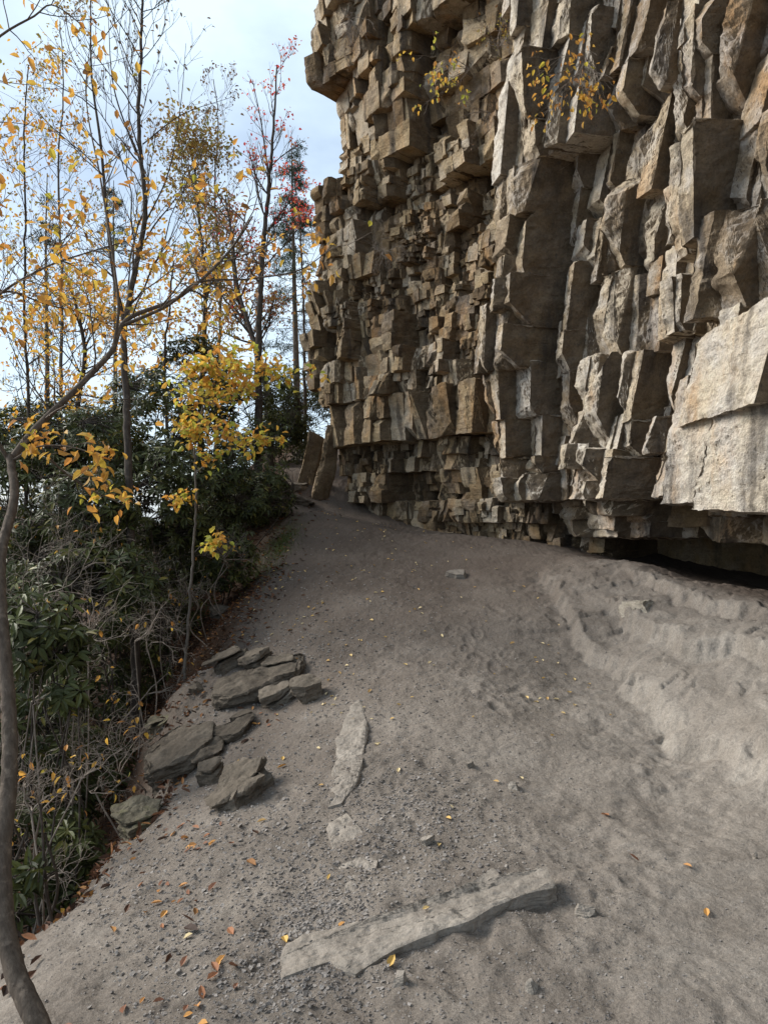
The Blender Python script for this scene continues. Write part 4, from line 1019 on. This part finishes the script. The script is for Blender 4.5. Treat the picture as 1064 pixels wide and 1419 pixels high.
# ------------------------------------------------------------------ rhododendrons
def rhodo(label, u, v, D, rad, tall, seed, nwh, leafL=.105):
    rng = np.random.default_rng(seed); c = at(u, v, D); w = Wood()
    bx, by = c[0] + rng.normal(0, .2), c[1] + .25; base = np.array([bx, by, gbase(bx, by) - .08])
    forks = []
    for _ in range(4):
        e = c + rng.normal(0, 1, 3) * np.array([rad, rad * .8, tall]) * .45; mid = (base + e) / 2 + rng.normal(0, .18, 3) + np.array([0, 0, -.1])
        p = smooth_path([base + rng.normal(0, .08, 3) * np.array([1, 1, 0]), mid, e], 14); w.tube(p, np.linspace(.012, .006, 14), 5); forks += [p[j] for j in range(5, 14)]
    forks = np.array(forks); P, Dd, Nn, rn = [], [], [], []
    k = 0
    while k < nwh:
        q = rng.normal(0, 1, 3); q = q / np.linalg.norm(q) * rng.uniform(.35, 1.0) ** .5
        p = c + q * np.array([rad, rad * .8, tall])
        if fbm(p[None] * 2.3, 2, seed)[0] < -.12: k += 0.34; continue
        k += 1
        f = forks[np.argmin(((forks - p) ** 2).sum(1) + rng.uniform(0, .15, len(forks)))]
        if rng.random() < .75:
            w.tube(np.array([f, (f + p) / 2 + rng.normal(0, .06, 3), p]), np.array([.006, .004, .003]), 3)
        ax = unit(np.array([q[0] * .6, q[1] * .6 - .15, .75]) + rng.normal(0, .3, 3)); t1 = unit(np.cross(ax, [.2, .9, .1])); t2 = np.cross(ax, t1)
        m = rng.integers(5, 9); ph = rng.uniform(0, 6.28); dr = rng.uniform(-.1, .75); hue = rng.random()
        for j in range(m):
            an = ph + j * 6.283 / m + rng.normal(0, .15); o = t1 * math.cos(an) + t2 * math.sin(an)
            P.append(p + o * .012); Dd.append(unit(o - ax * dr * rng.uniform(.5, 1.2))); Nn.append(unit(ax + o * dr * .5)); rn.append(np.clip(hue * .6 + rng.uniform(0, .35), 0, .93) if rng.random() > .02 else 1.0)
    s = rng.uniform(.75, 1.2, len(P)); lm = leaf_mesh(np.array(P), np.array(Dd), np.array(Nn), leafL * s, leafL * .34 * s, .2, .12, np.array(rn))
    return finish_tree('rhododendron_bush', label, 'bush', base, w, M_BARK_DARK, [(lm, M_RHODO)], 'rhododendrons on the valley side of the trail')

rhodo('rhododendron crest against the sky between the birch trunk and the pine', 118, 620, 9.5, 1.0, .55, 61, 520)
rhodo('rhododendron with its top just left of the yellow sapling', 215, 585, 10.5, .9, .85, 62, 560)
rhodo('tallest rhododendron, pointed crown rising behind the yellow sapling', 268, 530, 12.5, .75, .95, 63, 520)
rhodo('rhododendron filling the shade under the forked red maple', 345, 570, 13.0, .9, .95, 64, 620)
rhodo('dark rhododendron pressed against the far end of the cliff', 398, 560, 15.5, .75, 1.0, 65, 480)
rhodo('rhododendron beside the trail below the yellow sapling crown', 335, 665, 11.0, .75, .75, 66, 560)
rhodo('rhododendron between the birch trunk and the sapling stem', 228, 690, 9.0, .75, .8, 67, 560)
rhodo('sunlit yellow green rhododendron low on the slope beside the birch trunk', 110, 705, 8.0, .75, .55, 68, 480)
rhodo('rhododendron at the picture edge under the beech fork', 25, 690, 8.5, .75, .7, 69, 420)
rhodo('shaded rhododendron below the sapling side branch by the trail', 300, 770, 9.5, .6, .5, 70, 360)
rhodo('close rhododendron with silvery drooping leaves beside the beech trunk', 50, 880, 5.2, .42, .33, 71, 150, .12)
rhodo('deeply shaded rhododendron at the foot of the birch', 130, 820, 7.4, .75, .55, 72, 380)
rhodo('dim rhododendron deep in the thicket behind the close silvery one', 60, 800, 7.8, .9, .6, 75, 420)
rhodo('dim rhododendron behind the dark hollow', 150, 930, 8.6, .9, .6, 76, 420)
rhodo('dim rhododendron low beside the sapling stem', 215, 830, 9.6, .8, .6, 77, 420)
rhodo('dim rhododendron at the picture edge down in the gully', 20, 1010, 6.4, .7, .6, 78, 340)
rhodo('dim rhododendron in the bottom of the gully beyond the dark hollow', 90, 1060, 7.2, .8, .6, 79, 340)
rhodo('dim rhododendron under the tall pointed one', 290, 690, 12.5, .9, .8, 80, 420)
rhodo('rhododendron massed below the crest toward the pine', 60, 740, 11.0, 1.3, .9, 81, 520)
rhodo('rhododendron massed behind the birch trunk', 180, 760, 11.5, 1.2, .8, 82, 520)
rhodo('dark rhododendron filling the gully floor at the picture edge', 30, 1190, 5.0, .6, .45, 83, 260)
rhodo('rhododendron closing the gap behind the leaning slabs at the cliff foot', 428, 590, 17.5, .8, 1.1, 85, 420)
rhodo('rhododendron at the head of the trail beside the rock steps', 392, 610, 16.0, .7, .9, 86, 420)
rhodo('rhododendron at the picture edge showing against the pale horizon', 15, 615, 10.0, .9, .55, 87, 420)
rhodo('low rhododendron on the horizon below the bushy golden tree', 75, 590, 13.0, 1.2, .6, 88, 420)
rhodo('rhododendron overhanging the trail under the forked red maple', 362, 690, 12.0, .6, .5, 89, 320)
rhodo('low rhododendron sprig hanging over the dark hollow', 92, 965, 5.0, .16, .12, 73, 22, .11)
rhodo('small rhododendron by the beech trunk above the leafy gully', 26, 1150, 3.6, .16, .32, 74, 46, .1)

# ------------------------------------------------------------------ dry twiggy shrubs in the shade
def twig_shrub(label, base_px, seed, stems, size, dirx=0.3, up=.2):
    rng = np.random.default_rng(seed); w = Wood(); tips = []
    b = at(*base_px); g = gbase(b[0], b[1]); base = np.array([b[0], b[1], min(g - .04, b[2])]); tops = []
    for si in range(stems):
        d = unit(np.array([rng.normal(dirx, .7), rng.normal(-.1, .5), rng.uniform(.5, 1.2)]))
        top = np.array([b[0], b[1], b[2]]) + rng.normal(0, .10, 3) if si < 2 else tops[si % 2] + rng.normal(0, .01, 3)
        tops.append(top)
        if si < 2:
            p = smooth_path([base + rng.normal(0, .05, 3) * np.array([1, 1, 0]), (base + top) / 2 + rng.normal(0, .16, 3), top], 10); w.tube(p, np.linspace(.008, .006, 10), 5)
        grow(w, tips, rng, top, d, size * rng.uniform(.6, 1.1), .006, 2, up, .30, .95, (4, 7), .0012, 4, .6)
    lm = leaves_at(tips, rng, .03, (1, 1), .06, .03, .8)
    root = empty('dry_shrub', base); tag(root, label, 'shrub', 'dry twiggy shrubs in the shade')
    w.build('branches', M_TWIG, root, base)
    if lm is not None: make_obj('leaves', lm[0] - base, lm[1], lm[2], M_LF_BEECH, root, False, None, dict(rnd=lm[3]))
twig_shrub('dry grey twiggy shrub arching over the dark hollow above the outcrop', (190, 900, 6.6), 81, 6, .75, .1, -.15)
twig_shrub('tangled dry shrub between the beech trunk and the dark hollow', (70, 960, 5.2), 82, 6, .6, .4, -.05)
twig_shrub('dry bare shrub low in the gully beside the beech trunk', (60, 1140, 4.2), 83, 6, .5, .2, .1)
twig_shrub('leggy bare shrub under the rhododendrons at the foot of the birch', (150, 800, 8.2), 84, 7, .9, 0, .2)
twig_shrub('brittle shrub beside the sapling stem at the trail edge', (235, 850, 7.8), 85, 6, .8, .0, .1)
twig_shrub('dry brushwood beside the trail under the shaded rhododendron', (310, 790, 9.0), 86, 6, .6, .1, .1)
twig_shrub('thin wiry shrub at the picture edge behind the beech trunk', (20, 830, 6.0), 87, 6, .8, .3, .1)
twig_shrub('sprawling bare shrub across the bottom of the gully', (110, 1090, 4.9), 88, 5, .45, -.1, .0)

# bush copies added down the valley side to block light, mostly out of view
proto = bpy.data.objects['rhododendron_bush']
deep = [(-5.0, 5.2, 1.5), (-5.6, 7.2, 1.5), (-6.4, 9.4, 1.6), (-4.6, 3.6, 1.2), (-7.6, 8.2, 1.7), (-8.0, 11.5, 1.8), (-5.4, 12.6, 1.4), (-6.6, 5.6, 1.6), (-4.4, 1.8, 1.0)]
for i, (x, y, k) in enumerate(deep):
    c = proto.copy(); SC.collection.objects.link(c); c.location = (x, y, gbase(x, y) - .9); c.scale = (k * .8, k * .8, k * .75); c.rotation_euler = (0, 0, i * 1.3)
    c['label'] = 'rhododendron added down the valley side behind the thicket to block its light'
    for ch in proto.children:
        d = ch.copy(); SC.collection.objects.link(d); d.parent = c

twig_shrub('grey brushwood standing between the close silvery rhododendron and the hollow', (110, 900, 6.0), 91, 7, .8, .2, .1)
twig_shrub('fine dry stems below the sunlit rhododendron on the slope', (100, 790, 7.4), 92, 8, .9, .1, .3)
twig_shrub('dead branches spread over the gully floor beside the mossy edge rock', (150, 1060, 5.4), 93, 6, .5, -.3, .1)
twig_shrub('pale dead twigs hanging from the bank under the flat overhanging rock', (200, 960, 6.9), 94, 5, .5, -.1, -.3)
twig_shrub('brown thicket stems at the picture edge over the gully', (10, 960, 5.4), 95, 7, .7, .4, .2)
twig_shrub('low twigs at the picture edge in the bottom of the gully', (40, 1230, 4.4), 96, 6, .45, .2, .2)
twig_shrub('dry shrub on the leaf covered bank right of the sapling stem', (290, 830, 8.6), 97, 5, .5, 0, .1)

# ------------------------------------------------------------------ plants on the cliff
def sprig(name, label, px, seed, n, L, leafmat, leaf, prob, d0, up, per=(1, 3), cat='shrub', depth=1):
    rng = np.random.default_rng(seed); w = Wood(); tips = []; b = at(*px)
    for _ in range(n):
        grow(w, tips, rng, b + np.array([.12, .10, 0]), unit(np.array(d0) + rng.normal(0, .45, 3)), L * rng.uniform(.6, 1.15), .005, depth, up, .2, .8, (4, 6), .0015, 4, .5)
    return finish_tree(name, label, cat, b, w, M_TWIG, [(leaves_at(tips, rng, prob, per, leaf[0], leaf[1], .6, .05), leafmat)])
sprig('hanging_shrub', 'shrub with hanging orange leaves growing from the pale buttress', (800, 75, 6.6), 91, 12, .6, M_LF_BEECH, (.062, .034), .75, (-.6, -.4, -.8), -.35)
sprig('cliff_shrub', 'straggling shrub with small yellow leaves on the brown wall', (640, 90, 9.9), 92, 10, .8, M_LF_MAPLE, (.075, .05), .4, (-.9, -.4, -.1), -.2)
sprig('cliff_shrub', 'pale green feathery bush in the corner between wall and buttress', (680, 60, 9.9), 93, 10, .45, M_LF_BROWN, (.05, .025), .6, (-.1, -.5, .4), .1)
sprig('hanging_creeper', 'grey dry grass mat hanging from the upper corner of the wall', (476, 20, 12.0), 94, 26, .7, M_LF_DULL, (.05, .012), .3, (-.1, -.4, -1.0), -.5)
sprig('cliff_creeper', 'dry twiggy creeper clinging to the middle of the brown wall', (520, 345, 11.6), 95, 14, .5, M_LF_DULL, (.04, .012), .1, (.1, -.4, -.5), -.1)
sprig('red_creeper', 'small red leaved creeper in the corner beside the pale buttress', (724, 352, 9.6), 96, 5, .32, M_LF_RED, (.06, .04), .35, (-.4, -.7, .1), 0)
sprig('cliff_creeper', 'bare grey twigs trailing down the upper right of the brown wall', (668, 150, 10.2), 97, 12, .5, M_LF_DULL, (.04, .012), .1, (-.3, -.4, -.4), -.2)

# ------------------------------------------------------------------ fallen leaves
def leaf_proto(name, mat, rnd, L):
    V, T, Qd, r = leaf_mesh([(0, 0, 0)], [(1, 0, 0)], [(0, 0, 1)], L, L * .55, .3, -.12, np.array([rnd]))
    V[:, 0] -= L / 2
    me = make_obj(name, V, T, Qd, mat, None, False, None, dict(rnd=r)); SC.collection.objects.unlink(me); d = me.data; bpy.data.objects.remove(me); return d
YM = [leaf_proto('fallen_leaf', M_FALLEN_Y, r, 1.0) for r in (.1, .4, .7, .95)]
OM = [leaf_proto('fallen_leaf', M_FALLEN_O, r, 1.0) for r in (.1, .45, .8, 1.0)]
rng = np.random.default_rng(501)
def drop(x, y, L, me, label, group):
    e = .03; z0 = height([x, x + e, x], [y, y, y + e]); n = Vector((-(z0[1] - z0[0]) / e, -(z0[2] - z0[0]) / e, 1)).normalized()
    o = bpy.data.objects.new('fallen_leaf', me); SC.collection.objects.link(o)
    o.rotation_mode = 'QUATERNION'
    tilt = Vector((n.x + rng.normal(0, .2), n.y + rng.normal(0, .2), n.z)).normalized()
    o.rotation_quaternion = tilt.to_track_quat('Z', 'Y') @ Matrix.Rotation(rng.uniform(0, 6.28), 3, 'Z').to_quaternion()
    o.scale = (L, L, L); o.location = (x, y, float(z0[0]) + .006 + .03 * L)
    tag(o, label, 'leaf', group)
for u, v, w, k, lab in [(979, 1268, 14, 3, 'single bright yellow leaf lying alone on the bare dirt near the front'), (952, 1204, 12, 2, 'orange leaf lying alone behind the bright yellow leaf on bare dirt'),
                        (878, 1193, 15, 0, 'pinkish brown leaf lying flat on bare dirt below the ledge'), (838, 1134, 14, 1, 'pale tan leaf lying on the middle of the trodden dirt'),
                        (473, 1284, 12, 3, 'yellow leaf resting against the back of the long pale slab'), (391, 1064, 13, 3, 'upright curled orange leaf beside the cracked boulder')]:
    g = G(u, v); drop(g[0], g[1], w / F * g[1] * 1.1, OM[k], lab, 'single leaves on the path')
q, _ = scatter_px([(430, 850, 60, 60, 75, 1, 1), (540, 790, 70, 40, 70, 1, 1), (500, 730, 40, 14, 24, 1, 1), (360, 830, 30, 40, 20, 1, 1), (620, 930, 110, 90, 30, 1, 1), (770, 940, 22, 35, 22, 1, 1), (450, 960, 60, 60, 22, 1, 1), (420, 1180, 110, 110, 14, 1, 1)], rng)
for x, y in q:
    if y > 2 and x > -2.2: drop(x, y, rng.uniform(.025, .055), YM[rng.integers(4)], 'small pale yellow leaf scattered over the grey dirt path', 'pale leaves scattered on the path')
q, _ = scatter_px([(275, 1165, 18, 14, 20, 1, 1), (215, 1225, 30, 16, 18, 1, 1), (300, 1335, 40, 25, 8, 1, 1), (240, 1395, 40, 15, 8, 1, 1), (330, 955, 40, 25, 14, 1, 1), (40, 1370, 25, 25, 7, 1, 1)], rng)
for x, y in q:
    if y > 1.9: drop(x, y, rng.uniform(.028, .055), OM[rng.integers(4)], 'curled orange brown leaf on the gravelly slope below the outcrop', 'orange leaves on the gravel slope')
# leaf litter (uncountable) on the shaded valley side
n = 11000; x = rng.uniform(-4.2, -.6, n * 3); y = rng.uniform(2.4, 14, n * 3)
edge = -np.interp(y, [0, 3, 4.8, 6.5, 7.2, 8.4, 10.5, 13, 16], [1.75, 1.7, 1.5, 1.75, 1.6, 1.35, 1.55, 1.8, 2.2]); k = rng.random(len(x)) < np.clip((edge - x + .25) * 2.2, 0.03 * (x < edge + 1.0), 1)
x, y = x[k][:n], y[k][:n]; z = height(x, y); m = len(x)
lm = leaf_mesh(np.stack([x, y, z + .012], 1), np.c_[rng.normal(0, 1, (m, 2)), rng.normal(0, .25, m)], np.c_[rng.normal(.2, .4, (m, 2)), np.ones(m)], rng.uniform(.04, .085, m), rng.uniform(.02, .04, m), .3, -.1)
tag(make_obj('leaf_litter', lm[0], lm[1], lm[2], M_LITTER, None, False, None, dict(rnd=lm[3])), 'brown and rust leaf litter covering the shaded bank', 'leaf litter', None, 'stuff')
# grass tuft area beside the upper trail
c = G(388, 755); n = 900; px = np.c_[rng.normal(c[0], .16, n), rng.normal(c[1], .6, n)]; z = height(px[:, 0], px[:, 1])
lm = leaf_mesh(np.c_[px, z], np.c_[rng.normal(0, .4, (n, 2)), np.ones(n)], rng.normal(0, 1, (n, 3)), rng.uniform(.04, .10, n), .006, .1, .3)
tag(make_obj('grass', lm[0], lm[1], lm[2], mat_leaf('grass_blade', [(0, (.04, .06, .015)), (1, (.12, .15, .04))]), None, False, None, dict(rnd=lm[3])), 'thin patch of green grass on the valley edge of the trail', 'grass', None, 'stuff')
